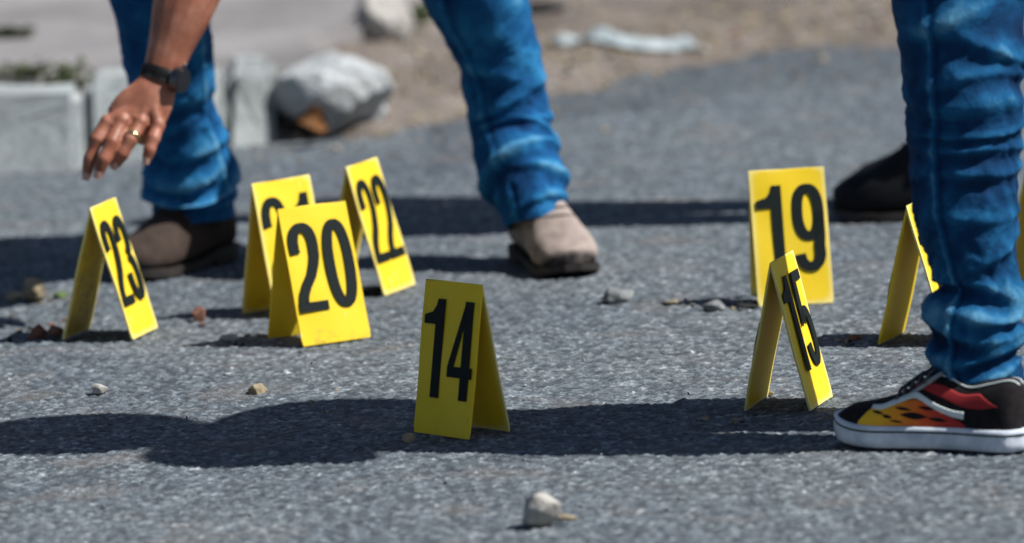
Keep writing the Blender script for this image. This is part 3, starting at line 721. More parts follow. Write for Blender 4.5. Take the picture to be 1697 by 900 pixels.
# ------------------------------------------------------------------ people: clothing and shoe builders
def lin(v): return np.asarray(v, float)
def leg_loft(path, folds, seed, nth=72, step=0.0035, seam=None, ribs=None):
    """path: list of (centre xyz, half width, half depth) from the hem upwards. folds: (s, theta deg, amp, width, tilt, power).
    theta 0 = +X, -90 = towards the camera. Returns verts, faces, wear."""
    P = np.array([p[0] for p in path]); A = np.array([p[1] for p in path]); B = np.array([p[2] for p in path])
    s = np.concatenate([[0], np.cumsum(np.linalg.norm(np.diff(P, axis=0), axis=1))])
    t = np.arange(0, s[-1], step); C = cr(s, P, t); a = cr(s, A, t)[:, 0]; b = cr(s, B, t)[:, 0]
    T = np.gradient(C, axis=0); T /= np.linalg.norm(T, axis=1)[:, None]
    e1 = np.array([1., 0, 0])[None] - T * T[:, :1]; e1 /= np.linalg.norm(e1, axis=1)[:, None]
    e2 = np.cross(T, e1)
    th = np.linspace(0, 2 * np.pi, nth, endpoint=False)
    TH, S_ = np.meshgrid(th, t)
    disp = np.zeros_like(TH)
    for (s0, t0, amp, w, tilt, pw) in folds:
        d = TH - R_(t0)
        line = s0 + tilt * np.sin(d) + 0.006 * np.sin(2.0 * d + s0 * 90)
        x_ = S_ - line
        prof = np.where(x_ > 0, np.exp(-(x_ / (1.25 * w)) ** 2), np.exp(-(np.abs(x_) / (0.5 * w)) ** 1.6)) - 0.55 * np.exp(-((S_ - line + 1.7 * w) / (1.1 * w)) ** 2)
        disp += amp * prof * (0.5 + 0.5 * np.cos(d)) ** pw
    nz = fbm(np.cos(TH) * 2.2 + S_ * 9 + seed, np.sin(TH) * 2.2 + S_ * 15, seed, 4) - 0.5
    nz2 = fbm(np.cos(TH) * 1.1 + 5, S_ * 24 + np.sin(TH) * 1.6, seed + 40, 3) - 0.5
    wq = fbm(np.cos(TH) * 1.5 + seed, np.sin(TH) * 1.5 + S_ * 6, seed + 60, 3) - 0.5
    rd = 1 - np.abs(2 * vnoise(np.cos(TH) * 1.3 + 9 + wq * 1.6, S_ * 30 + np.sin(TH) * 1.8 + wq * 3.5, seed + 80) - 1)
    rd2 = 1 - np.abs(2 * vnoise(np.cos(TH) * 2.2 + 4 + wq * 2, S_ * 62 + np.sin(TH - 1) * 2.6 + wq * 5, seed + 90) - 1)
    amt = np.clip(1.15 - S_ * 1.1, 0.45, 1.0)
    disp += (0.009 * nz + 0.0035 * nz2 + 0.0038 * (rd ** 2 - 0.35) + 0.0022 * (rd2 ** 2 - 0.35) * 1.3) * amt
    if ribs is not None: disp += 0.0011 * np.sin(S_ * 2 * np.pi / 0.0075) * np.exp(-((S_ - ribs) / 0.016) ** 4) * np.clip(np.cos(TH + 1.1) * 2, 0, 1)
    if seam is not None:
        dd = np.angle(np.exp(1j * (TH - R_(seam)))); disp += 0.0030 * np.exp(-(dd / 0.06) ** 2) - 0.0020 * np.exp(-((dd - 0.12) / 0.05) ** 2)
    hem = np.exp(-((S_ - 0.017) / 0.0035) ** 2); disp += -0.0018 * hem + 0.0016 * (S_ < 0.015)
    wear = np.clip((disp - np.mean(disp)) / 0.009, -1, 1) + 0.5 * (S_ < 0.0035) - 0.35 * hem + 0.35 * np.exp(-((S_ - 0.0135) / 0.002) ** 2)
    if seam is not None: wear = wear + 0.55 * np.exp(-(dd / 0.05) ** 2) - 0.5 * np.exp(-((dd - 0.12) / 0.05) ** 2)
    ra = a[:, None] + disp; rb = b[:, None] + disp
    V = C[:, None, :] + e1[:, None, :] * (ra * np.cos(TH))[..., None] + e2[:, None, :] * (rb * np.sin(TH))[..., None]
    nv = len(t); V = V.reshape(-1, 3); F_ = grid_faces(nth, nv, True)
    # turned-in hem
    inner = []
    for j, (k, r) in enumerate(((0, 0.96), (8, 0.93))):
        inner.append(C[k] + (V[k * nth:(k + 1) * nth] - C[k]) * r)
    n0 = len(V); V = np.concatenate([V] + inner); wear = np.concatenate([wear.ravel(), np.zeros(2 * nth)])
    for k in range(nth):
        k1 = (k + 1) % nth
        F_.append((k1, k, n0 + k, n0 + k1)); F_.append((n0 + k1, n0 + k, n0 + nth + k, n0 + nth + k1))
    return V, F_, wear
def jeans_obj(parts, mat, parent):
    V = []; F_ = []; Wr = []; n = 0
    for v, f, w in parts:
        V.append(v); F_ += [tuple(i + n for i in q) for q in f]; Wr.append(w); n += len(v)
    V = np.concatenate(V); o = mesh_obj('jeans', V, F_, mat, parent)
    at = o.data.attributes.new('wear', 'FLOAT', 'POINT'); at.data.foreach_set('value', np.concatenate(Wr).astype(np.float32))
    return o
def chain(bm, pts, rad, n=14, sub=5):
    P = np.array([tuple(p) for p in pts], float); r = np.array([x if isinstance(x, (tuple, list)) else (x, x) for x in rad], float)
    s = np.concatenate([[0], np.cumsum(np.linalg.norm(np.diff(P, axis=0), axis=1))]); t = np.linspace(0, s[-1], (len(P) - 1) * sub + 1)
    tube_mesh(bm, cr(s, P, t), [tuple(np.maximum(x, 0.001)) for x in cr(s, r, t)], n)
def head(bm, c, fwd, up):
    fwd = Vector(fwd).normalized(); up = Vector(up); up = (up - fwd * up.dot(fwd)).normalized(); sd_ = up.cross(fwd)
    fr = Matrix((sd_, fwd, up)).transposed().to_4x4(); fr.translation = Vector(tuple(c))
    def b(l, r): 
        m = fr @ Matrix.Translation(l) @ Matrix.Diagonal((*r, 1)); bmesh.ops.create_uvsphere(bm, u_segments=20, v_segments=12, radius=1, matrix=m)
    b((0, -.012, .03), (.074, .094, .088)); b((0, .022, -.045), (.056, .062, .062)); b((0, .05, -.078), (.032, .03, .026))
    b((0, .092, -.012), (.012, .016, .026)); b((0, .098, -.026), (.017, .014, .010)); b((0, .078, -.058), (.026, .012, .010)); b((0, .074, .028), (.056, .014, .012))
    b((.076, -.005, -.008), (.010, .018, .032)); b((-.076, -.005, -.008), (.010, .018, .032))
    return fr
def head_extras(fr, parent):
    bm = bmesh.new()
    m = fr @ Matrix.Translation((0, -.018, .044)) @ Matrix.Diagonal((.080, .098, .086, 1)); bmesh.ops.create_uvsphere(bm, u_segments=24, v_segments=14, radius=1, matrix=m)
    inv = fr.inverted()
    bmesh.ops.delete(bm, geom=[v for v in bm.verts if (inv @ v.co).z < 0.012 - 0.9 * min(0, (inv @ v.co).y) * -1 * 0.6 and (inv @ v.co).y > -0.02 or (inv @ v.co).z < -0.05], context='VERTS')
    bm_obj('hair', bm, M['hair'], parent)
    for s in (-1, 1):
        bm = bmesh.new(); bmesh.ops.create_uvsphere(bm, u_segments=12, v_segments=8, radius=.0115, matrix=fr @ Matrix.Translation((s * .031, .074, .004))); bm_obj('eye', bm, M['eye'], parent)

def boot(parent, heel, dirv, L, wd_, mat, sole_mat, el_mat, shaft_h, hs=1.0, name='boot', lean=(0, 0)):
    """ankle boot; local x to the toe, z up, origin under the heel"""
    ang = math.atan2(dirv[1], dirv[0]); fr = Matrix.Translation((heel[0], heel[1], 0)) @ Matrix.Rotation(ang, 4, 'Z')
    xs = np.linspace(0, 1, 34)
    hw = cr([0, .06, .2, .38, .55, .72, .86, .95, 1], np.array([.30, .62, .72, .68, .82, .98, .94, .70, .22]) * wd_ / 2, xs)[:, 0]
    ht = cr([0, .06, .2, .34, .46, .60, .76, .90, 1], [.095, .125, .145, .145, .124, .097, .074, .058, .036], xs)[:, 0]
    mid = cr([0, .2, .45, .7, 1], [0, 0, .004, .006, .0], xs)[:, 0]
    zb_ = lambda u: 0.011 + 0.013 * np.clip((0.40 - u) / 0.16, 0, 1)
    bm = bmesh.new(); rings = []
    for i, u in enumerate(xs):
        ring = []
        for k in range(24):
            a = 2 * math.pi * k / 24; c, s_ = math.cos(a), math.sin(a)
            y = mid[i] + hw[i] * math.copysign(abs(c) ** .78, c)
            z0 = float(zb_(u)); zz = z0 + (ht[i] * hs - z0) * (0.36 + 0.64 * math.copysign(abs(s_) ** .85, s_) if s_ > 0 else 0.36 * (1 + math.copysign(abs(s_) ** .6, s_)))
            cre = 0.0022 * math.sin(u * 95 + c * 1.5) * math.exp(-((u - .60) / .06) ** 2) * max(0, s_)
            ring.append(bm.verts.new(fr @ Vector((u * L, y, zz + cre + 0.010 * max(0, (u - .74) / .26) ** 2))))
        rings.append(ring)
    for r0, r1 in zip(rings, rings[1:]):
        for k in range(24): bm.faces.new((r0[k], r0[(k + 1) % 24], r1[(k + 1) % 24], r1[k]))
    bm.faces.new(rings[0][::-1]); bm.faces.new(rings[-1])
    b2 = bmesh.new(); b2.free()
    sx = .225 * L
    tube_mesh(bm, [fr @ Vector((sx - .010, 0, .05)), fr @ Vector((sx - .006, 0, .10)), fr @ Vector((sx + lean[0] * .5, lean[1] * .5, .14)), fr @ Vector((sx + lean[0], lean[1], shaft_h))],
              [(.034, .052), (.037, .056), (.040, .052), (.042, .050)], 24, True, flat=(dirv[0], dirv[1], 0))
    up = remeshed('upper', bm, 0.003, mat, None, 5)
    root = empty(name, (0, 0, 0)) if parent is None else None
    up.name = name; up.parent = parent
    inv = fr.inverted(); at = up.data.attributes.new('toe', 'FLOAT', 'POINT')
    co = np.empty(len(up.data.vertices) * 3); up.data.vertices.foreach_get('co', co); co = co.reshape(-1, 3) @ np.array(inv.to_3x3()).T + np.array(inv.translation)
    at.data.foreach_set('value', np.clip((co[:, 0] / L - .83 - 5.5 * np.clip(co[:, 2] - .022, 0, 1)) / .08, 0, 1).astype(np.float32))
    for uu, ww in ((.50, .0022), (.57, .0016)):                # stitched seams over the instep
        i = int(np.argmin(np.abs(xs - uu))); pts = []
        for k in range(3, 22):
            a = math.pi * k / 24.5; c, s_ = math.cos(a), math.sin(a)
            pts.append(fr @ Vector(((uu + .07 * s_ ** 3) * L, mid[i] + hw[i] * 1.0 * math.copysign(abs(c) ** .78, c), .011 + (float(np.interp(uu + .07 * s_ ** 3, xs, ht)) * hs - .011) * (0.36 + 0.64 * abs(s_) ** .85) + .0002)))
        bs = bmesh.new(); tube_mesh(bs, pts, [ww] * len(pts), 6); bm_obj('seam', bs, el_mat, up)
    # sole following the outline, with heel block
    def outline(grow, u0, u1):
        o = []
        for i, u in enumerate(xs):
            if u0 <= u <= u1: o.append((u * L + (grow if u > .97 else (-grow if u < .03 else 0)), mid[i] + max(hw[i], .012) + grow))
        return o + [(x, 2 * 0 - y + 2 * float(np.interp(x / L, xs, mid))) for x, y in o[::-1]]
    def slab(nm, ol, za, zb):
        bm = bmesh.new(); lo = [bm.verts.new(fr @ Vector((x, y, za(x)))) for x, y in ol]; hi = [bm.verts.new(fr @ Vector((x, y, zb(x)))) for x, y in ol]; n = len(ol)
        for k in range(n): bm.faces.new((lo[k], lo[(k + 1) % n], hi[(k + 1) % n], hi[k]))
        bm.faces.new(hi); bm.faces.new(lo[::-1]); bmesh.ops.recalc_face_normals(bm, faces=bm.faces)
        return bm_obj(nm, bm, sole_mat, up, smooth=False)
    spring = lambda x: 0.012 * max(0, (x / L - .72) / .28) ** 2
    arch = lambda x: 0.010 * math.exp(-((x / L - .36) / .10) ** 2)
    slab('sole', outline(.0012, .0, 1.0), lambda x: spring(x) + 0.0125 * float(np.clip((0.38 - x / L) / 0.10, 0, 1)), lambda x: float(zb_(x / L)) + 0.0025 + spring(x) * .9)
    slab('heel', outline(.0005, .0, .285), lambda x: 0.0, lambda x: 0.0120)
    # elastic gusset on both sides
    for s_ in (1, -1):
        V = []
        for j in range(7):
            for i in range(5):
                f = i / 4 * 2 - 1; zz = .075 + j / 6 * (shaft_h - .085); tw = .020 - .006 * (1 - j / 6)
                a = math.asin(max(-1, min(1, f * tw / .052)))
                V.append(fr @ Vector((sx - .004 + f * tw + lean[0] * j / 6, s_ * (.0395 + .004 * j / 6) * math.cos(a) + lean[1] * j / 6, zz)))
        mesh_obj('gusset', V, grid_faces(5, 7), el_mat, up)
    return up

# ------------------------------------------------------------------ person bending over the markers
pa = empty('person', (-0.25, 10.35, 0))
tag(pa, 'person in bright blue jeans and taupe boots bending down to marker 23', 'person')
YA = 10.36
def lw(px, py, half_px, y, depth=None):
    c = W(px, py, y); k = FPX / np.linalg.norm(c - CP); a = half_px / k
    return (c, a, depth or a * 1.06)
# image-left leg
pathR = [lw(322, 362, 66, 10.43, .070), lw(321, 342, 67, 10.43, .072), lw(316, 300, 76, 10.42), lw(312, 262, 70, 10.40), lw(303, 225, 66, 10.38), lw(288, 170, 66, 10.35), lw(278, 100, 74, 10.31), lw(270, 30, 79, 10.27), lw(264, -60, 84, 10.23)]
kz = pathR[-1][0]
hipR = np.array([-0.17, 10.55, 0.86]); 
pathR += [((kz * .55 + hipR * .45), .092, .095), (hipR, .105, .115), (np.array([-0.11, 10.60, 0.99]), .11, .12)]
foldsR = [(.028, -60, .010, .010, .012, 1.2), (.060, -150, .013, .012, -.010, 1.0), (.075, -20, .014, .013, .012, 1.2), (.105, -100, .011, .014, .018, 1.0), (.150, -40, .008, .014, -.02, 1.2), (.20, -140, .007, .016, .02, 1.2), (.27, -60, .006, .02, -.03, 1.4)]
# image-right leg
pathL = [lw(888, 372, 47, 10.205, .068), lw(886, 355, 53, 10.21, .070), lw(880, 328, 60, 10.22, .072), lw(868, 292, 70, 10.24, .075), lw(855, 255, 70, 10.265, .074), lw(846, 205, 67, 10.29), lw(835, 140, 68, 10.29), lw(822, 80, 70, 10.28), lw(800, 20, 79, 10.26), lw(775, -50, 85, 10.24)]
kz = pathL[-1][0]; hipL = np.array([0.05, 10.55, 0.86])
pathL += [((kz * .55 + hipL * .45), .092, .095), (hipL, .105, .115), (np.array([-0.01, 10.60, 0.99]), .11, .12)]
foldsL = [(.030, -40, .009, .009, .012, 1.3), (.062, -20, .013, .011, -.014, 1.6), (.085, -150, .010, .012, .012, 1.2), (.105, -70, .012, .011, .020, 1.3), (.155, -60, .010, .013, -.022, 1.6), (.185, -20, .007, .012, .016, 1.6), (.235, -75, .009, .016, .030, 1.8), (.30, -120, .006, .02, -.03, 1.4)]
jeans_obj([leg_loft(pathR, [(f[0], f[1], f[2] * .85, *f[3:]) for f in foldsR], 3, seam=-35), leg_loft(pathL, [(f[0], f[1], f[2] * .8, f[3] * .85, *f[4:]) for f in foldsL], 8, seam=-128)], M['denim_a'], pa)
hr, hl = G(382, 425), G(872, 425)
boot(pa, hr, (-.62, -.785), .295, .110, M['suede_shaded'], M['boot_sole'], M['elastic'], .175)
boot(pa, hl, (.26, -.965), .290, .112, M['suede'], M['boot_sole'], M['elastic'], .175)

# body of the bending person: one skin from head to hand
YH = 9.86
wr = W(263, 138, YH); el = W(352, -140, 9.93); sh = np.array([-0.21, 9.99, 0.83]); shR = np.array([-0.37, 10.08, 1.07])
bm = bmesh.new()
def fz(px, py, dy): return W(px, py, YH + dy - max(0, py - 138) * 0.00048)
chain(bm, [sh, sh * .5 + el * .5, el], [.055, .047, .043])
fa = lambda t: el * (1 - t) + wr * t
chain(bm, [el, fa(.25), fa(.55), fa(.8), wr, fz(256, 152, 0)], [(.045, .047), (.057, .050), (.050, .043), (.036, .029), (.0305, .0225), (.033, .022)])
# hand: palm from wrist to knuckles, four fingers, thumb behind
chain(bm, [wr, fz(250, 162, .000), fz(232, 186, .004), fz(219, 206, .010)], [(.031, .022), (.039, .021), (.046, .018), (.047, .0145)], 18)
for (x, y) in ((176, 205), (202, 203), (231, 204), (261, 203)):           # metacarpal fans and tendons
    chain(bm, [fz(256 + (x - 219) * .25, 158, -.004), fz((x + 250) / 2, (y + 160) / 2, -.006), fz(x, y, -.002)], [.011, .0105, .0115], 10)
FING = dict(index=[(178, 203, .000), (160, 232, -.004), (149, 262, .008), (143, 291, .022)], middle=[(203, 201, -.004), (185, 236, -.014), (172, 264, -.010), (163, 288, .002)],
            ring=[(233, 203, -.004), (216, 232, -.014), (203, 255, -.008), (191, 273, .004)], little=[(262, 207, .000), (254, 230, -.006), (248, 248, -.004), (243, 264, .004)])
RAD = dict(index=[.0130, .0117, .0109, .0090], middle=[.0135, .0122, .0113, .0095], ring=[.0130, .0117, .0109, .0091], little=[.0119, .0107, .0100, .0085])
for k in FING:
    P = [fz(*p) for p in FING[k]]; r = RAD[k]
    tube_mesh(bm, [P[0], P[0] * .5 + P[1] * .5, P[1], P[1] * .5 + P[2] * .5, P[2], P[2] * .45 + P[3] * .55, P[3]],
              [r[0], (r[0] + r[1]) * .465, r[1] * 1.09, (r[1] + r[2]) * .455, r[2] * 1.07, r[3] * 1.08, r[3] * .92], 14)
    ball(bm, P[0] + np.array([0, -.002, 0]), r[0] * 1.04, 14)
chain(bm, [fz(240, 165, .022), fz(210, 196, .036), fz(196, 232, .046), fz(192, 258, .050)], [.016, .0145, .012, .0095], 12)
# torso, neck, other arm, legs inside the clothes
hp = np.array([-0.05, 10.56, 0.92]); cs = (sh + shR) / 2
chain(bm, [hp, hp * .5 + cs * .5 + np.array([0, 0, .05]), cs], [(.15, .10), (.15, .105), (.165, .10)], 20)
chain(bm, [shR, cs, sh], [.06, .085, .06])
neck = cs + np.array([-.03, -.13, .02]); hd = neck + np.array([-.02, -.12, -.02])
chain(bm, [cs, neck, hd], [.07, .056, .054])
frA = head(bm, hd, (-.1, -.35, -.9), (-.1, -.9, .3))
elR = np.array([-0.62, 10.24, 0.88]); wrR = W(245, -95, 10.12)
chain(bm, [shR, shR * .5 + elR * .5, elR], [.055, .047, .042]); chain(bm, [elR, elR * .5 + wrR * .5, wrR], [.045, .042, .03])
chain(bm, [wrR, wrR + np.array([.05, -.02, -.03]), wrR + np.array([.10, -.03, -.05])], [(.03, .02), (.04, .018), (.04, .012)])
for k in range(4):
    q = wrR + np.array([.10, -.045 + .02 * k, -.05]); chain(bm, [q, q + np.array([.04, 0, -.012]), q + np.array([.065 - .006 * abs(k - 1), 0, -.035])], [.009, .0085, .0075], 10)
q = wrR + np.array([.03, -.04, -.03]); chain(bm, [q, q + np.array([.03, -.035, -.01]), q + np.array([.06, -.045, -.03])], [.012, .0105, .009], 10)
for pth in (pathR, pathL):
    chain(bm, [p[0] for p in pth[5:]] + [hp], [min(p[1], .075) * .72 for p in pth[5:]] + [.09])
body = remeshed('body', bm, 0.0024, M['skin'], pa, 3)
head_extras(frA, body)
for k in FING:                                                           # nails on the finger ends that face the viewer
    P = [fz(*p) for p in FING[k]]; d = (P[3] - P[2]); d /= np.linalg.norm(d); c = P[3] + d * .001; r = RAD[k][3]
    nrm = np.array([.05, -1, .25]); nrm -= d * nrm.dot(d); nrm /= np.linalg.norm(nrm); sd_ = np.cross(d, nrm); V = []
    for j in range(7):
        for i in range(7):
            u, v = i / 6 * 2 - 1, j / 6 * 2 - 1; a = u * .95
            le = .0062 * v * (1 - .12 * u * u)
            V.append(c + d * le + sd_ * (math.sin(a) * r * .86) + nrm * (math.cos(a) * r * .80 + r * .12 - .0006 * v))
    mesh_obj('fingernail', V, grid_faces(7, 7), M['nail'], body)
rc = fz(220, 226, -.0125); dr = fz(216, 232, -.014) - fz(233, 203, -.004); dr = Vector(dr / np.linalg.norm(dr))
bm = bmesh.new(); q = dr.to_track_quat('Z', 'Y').to_matrix().to_4x4(); q.translation = Vector(rc)
rr = bmesh.ops.create_cone(bm, segments=32, radius1=.0135, radius2=.0135, depth=.0066, matrix=q, cap_ends=False)
bmesh.ops.solidify(bm, geom=bm.faces, thickness=.0016)
tag(bm_obj('ring', bm, M['gold'], pa), 'gold ring on the reaching hand')
wt = empty('wristwatch', (0, 0, 0)); wt.parent = pa
ax = Vector(wr - el).normalized(); wc = Vector(fa(.955)); q = ax.to_track_quat('Z', 'Y').to_matrix().to_4x4(); q.translation = wc
bm = bmesh.new(); tube_mesh(bm, [wc - ax * .011, wc - ax * .004, wc + ax * .004, wc + ax * .011], [(.0335, .0275), (.0345, .0285), (.0342, .028), (.033, .027)], 28, False)
bmesh.ops.solidify(bm, geom=bm.faces, thickness=.0022); bm_obj('strap', bm, M['black_rubber'], wt)
fd = Vector((.86, -.50, .0)); fd = (fd - ax * fd.dot(ax)).normalized()
cq = fd.to_track_quat('Z', 'Y').to_matrix().to_4x4(); cq.translation = wc + fd * .038
bm = bmesh.new(); bmesh.ops.create_cone(bm, segments=32, radius1=.0215, radius2=.0200, depth=.012, matrix=cq, cap_ends=True)
cs_ = bm_obj('watch_case', bm, M['steel'], wt, smooth=False)
cq2 = cq.copy(); cq2.translation = wc + fd * .0445
bm = bmesh.new(); bmesh.ops.create_cone(bm, segments=32, radius1=.0178, radius2=.0170, depth=.0018, matrix=cq2, cap_ends=True); bm_obj('watch_glass', bm, M['black_glass'], wt, smooth=False)
bm = bmesh.new(); tube_mesh(bm, [wc + fd * .038 - ax * .021, wc + fd * .038 - ax * .026], [.003, .003], 10); bm_obj('crown', bm, M['steel'], wt)
# shirt
bm = bmesh.new()
chain(bm, [hp + np.array([0, .02, .02]), hp * .5 + cs * .5 + np.array([0, 0, .05]), cs], [(.185, .14), (.19, .15), (.195, .13)], 20); chain(bm, [shR, cs, sh], [.085, .11, .085])
chain(bm, [sh, sh * .4 + el * .6], [.078, .074]); chain(bm, [shR, shR * .4 + elR * .6], [.078, .074])
remeshed('shirt', bm, 0.008, M['shirt'], pa, 3)

# ------------------------------------------------------------------ person in dark jeans and flame sneakers, right foreground
pb = empty('person', (0.75, 8.4, 0))
tag(pb, 'person in dark blue jeans and black flame sneaker standing at the right edge', 'person')
YB = 8.335
pathF = [lw(1629, 658, 72, YB), lw(1626, 636, 74, YB), lw(1616, 600, 71, YB), lw(1616, 565, 76, YB), lw(1616, 528, 80, YB), lw(1624, 475, 66, YB), lw(1613, 415, 76, YB), lw(1600, 340, 87, YB), lw(1597, 270, 92, YB), lw(1598, 215, 96, YB),
         lw(1598, 165, 98, YB - .005), lw(1596, 110, 102, YB), lw(1596, 50, 106, YB + .01), lw(1592, -20, 112, YB + .03)]
hipF = np.array([0.77, 8.33, 0.88]); kz = pathF[-1][0]
pathF += [(kz * .5 + hipF * .5, .100, .10), (hipF, .115, .115), (np.array([0.80, 8.37, 0.97]), .12, .12)]
foldsF = [(.034, -100, .008, .008, .006, .9), (.066, -80, .012, .010, .008, .7), (.100, -140, .014, .012, -.008, .7), (.128, -50, .013, .012, .012, .8), (.165, -110, .010, .011, -.012, .8), (.205, -50, .007, .010, .014, 1.1), (.255, -70, .006, .010, -.006, 1.0),
          (.320, -60, .008, .009, .006, 1.0), (.352, -80, .009, .009, -.004, .9), (.385, -60, .010, .011, .010, .9), (.415, -100, .010, .010, -.008, .8), (.440, -60, .008, .008, .006, .9), (.475, -50, .013, .014, -.022, 1.0), (.520, -60, .012, .016, .028, 1.0), (.565, -90, .008, .016, -.03, 1.0)]
hipF2 = np.array([0.84, 8.49, 0.88]); ank2 = np.array([1.00, 8.42, 0.10])
pathF2 = [(ank2, .062, .066), (ank2 + np.array([0, 0, .1]), .066, .07), (ank2 * .5 + hipF2 * .5 + np.array([-.03, 0, -.02]), .08, .085), (hipF2 * .85 + ank2 * .15, .105, .11), (hipF2, .115, .12), (np.array([0.83, 8.44, 0.97]), .12, .12)]
foldsF = [(f[0], f[1], f[2] * (.62 if f[0] > .19 else .9), *f[3:]) for f in foldsF]
jb = jeans_obj([leg_loft(pathF, foldsF, 13, nth=110, seam=-128, ribs=.405), leg_loft(pathF2, foldsF[:6], 19)], M['denim_b'], pb)

def sneaker(parent, toe, dirv, L, wd_):
    ang = math.atan2(dirv[1], dirv[0]); heel = np.array([toe[0] - dirv[0] * L, toe[1] - dirv[1] * L])
    fr = Matrix.Translation((heel[0], heel[1], 0)) @ Matrix.Rotation(ang, 4, 'Z')
    U = [0, .04, .15, .35, .55, .75, .88, .96, 1.0]
    HW = np.array([.22, .60, .70, .66, .80, .96, .86, .58, .16]) * wd_ / 2
    MID = [0, 0, 0, -.002, -.003, 0, .003, .004, .004]
    hwf = lambda u: cr(U, HW, np.atleast_1d(u))[:, 0]; mdf = lambda u: cr(U, MID, np.atleast_1d(u))[:, 0]
    spring = lambda u: 0.010 * np.clip((np.asarray(u) - .70) / .30, 0, 1) ** 2
    zt = lambda u: 0.030 + spring(u) * .9 + 0.003 * np.clip((np.asarray(u) - .85) / .15, 0, 1)
    HT = lambda u: cr([0, .05, .15, .28, .40, .52, .66, .80, .92, 1.0], [.086, .098, .096, .090, .100, .094, .072, .060, .053, .036], np.atleast_1d(u))[:, 0]
    def side(u, z, s, off=0.0):
        u = float(u); h = float(HT(u)[0]); b = float(zt(u)); f = min(max((z - b) / max(h - b, 1e-4), 0), 1)
        y = (float(hwf(u)[0]) - .004) * (1 - f ** 2.6) ** (1 / 2.1) * (1 - .10 * f)
        return Vector((u * L, float(mdf(u)[0]) + s * (y + off), z))
    xs = np.linspace(.008, .985, 60); bm = bmesh.new(); rings = []
    for u in xs:
        b, h = float(zt(u)), float(HT(u)[0]); ring = []
        for s in (1, -1):
            fs = np.linspace(0, 1, 15) if s == 1 else np.linspace(1, 0, 15)[1:]
            for f in fs:
                ring.append(bm.verts.new(fr @ side(u, (b - .006) + (h - b + .006) * (f ** .8), s)))
        rings.append(ring)
    n = len(rings[0])
    for r0, r1 in zip(rings, rings[1:]):
        for k in range(n): bm.faces.new((r0[k], r0[(k + 1) % n], r1[(k + 1) % n], r1[k]))
    bm.faces.new(rings[0]); bm.faces.new(rings[-1]); bmesh.ops.recalc_face_normals(bm, faces=bm.faces)
    up = bm_obj('sneaker', bm, M['canvas'], parent)
    # rubber sole: rounded sidewall all round
    us = np.concatenate([[0.0], np.linspace(.01, .99, 60), [1.0]])
    def outline(g):
        o = [(u * L + (g if u > .98 else (-g if u < .02 else 0)), float(mdf(u)[0]) + float(hwf(u)[0]) + g) for u in us]
        return o + [(x, 2 * float(mdf(min(max(x / L, 0), 1))[0]) - y) for x, y in o[::-1]]
    def band(nm, prof, mat, par, cap=True):
        bm = bmesh.new(); R = []
        for g, f0 in prof:
            R.append([bm.verts.new(fr @ Vector((x, y, float(f0(min(max(x / L, 0), 1)))))) for x, y in outline(g)])
        m = len(R[0])
        for r0, r1 in zip(R, R[1:]):
            for k in range(m): bm.faces.new((r0[k], r0[(k + 1) % m], r1[(k + 1) % m], r1[k]))
        if cap: bm.faces.new(R[0][::-1]); bm.faces.new(R[-1])
        bmesh.ops.recalc_face_normals(bm, faces=bm.faces); return bm_obj(nm, bm, mat, par)
    band('sole', [(-.003, lambda u: spring(u) * 1.0), (.0025, lambda u: spring(u) + .0025), (.0035, lambda u: spring(u) + .012), (.0030, lambda u: zt(u) - .004), (.0018, lambda u: zt(u) + .0002), (-.002, lambda u: zt(u) + .0012), (-.010, lambda u: zt(u) + .0008)], M['white_rubber'], up)
    band('foxing_stripe', [(.0026, lambda u: zt(u) - .0075), (.0042, lambda u: zt(u) - .0070), (.0042, lambda u: zt(u) - .0052), (.0026, lambda u: zt(u) - .0047)], M['ink'], up, False)
    def decal(nm, mat, u, lo, hi, s, off, nv=8, par=None):
        V = []; nu = len(u)
        for j in range(nv):
            for i in range(nu):
                z = lo[i] + (hi[i] - lo[i]) * j / (nv - 1); V.append(fr @ side(u[i], z, s, off))
        o = mesh_obj(nm, V, grid_faces(nu, nv), mat, par or up)
        md = o.modifiers.new('t', 'SOLIDIFY'); md.thickness = .0008; md.offset = 0; return o
    # flame print: gradient along the shoe, yellow at the toe to red at the heel
    fm, t, b = new_mat('flame_print'); tc = N(t, 'ShaderNodeTexCoord')
    at = N(t, 'ShaderNodeAttribute'); at.attribute_name = 'along'
    nz = noise(t, tc.outputs['Object'], 60, 2); ad = N(t, 'ShaderNodeMath', operation='MULTIPLY_ADD'); t.links.new(nz, ad.inputs[0]); ad.inputs[1].default_value = .12; t.links.new(at.outputs['Fac'], ad.inputs[2])
    t.links.new(ramp(t, ad.outputs[0], [(.28, (.30, .012, .014)), (.42, (.42, .020, .014)), (.55, (.62, .075, .012)), (.66, (.72, .22, .012)), (.80, (.78, .42, .014)), (.92, (.76, .48, .02))]), b.inputs['Base Color']); b.inputs['Roughness'].default_value = .85
    def along(o, sh_=0.0):
        inv = fr.inverted(); a = o.data.attributes.new('along', 'FLOAT', 'POINT'); a.data.foreach_set('value', [float((inv @ v.co).x / L) + sh_ for v in o.data.vertices])
    def cv(pts, u): return cr([p[0] for p in pts], [p[1] for p in pts], u)[:, 0]
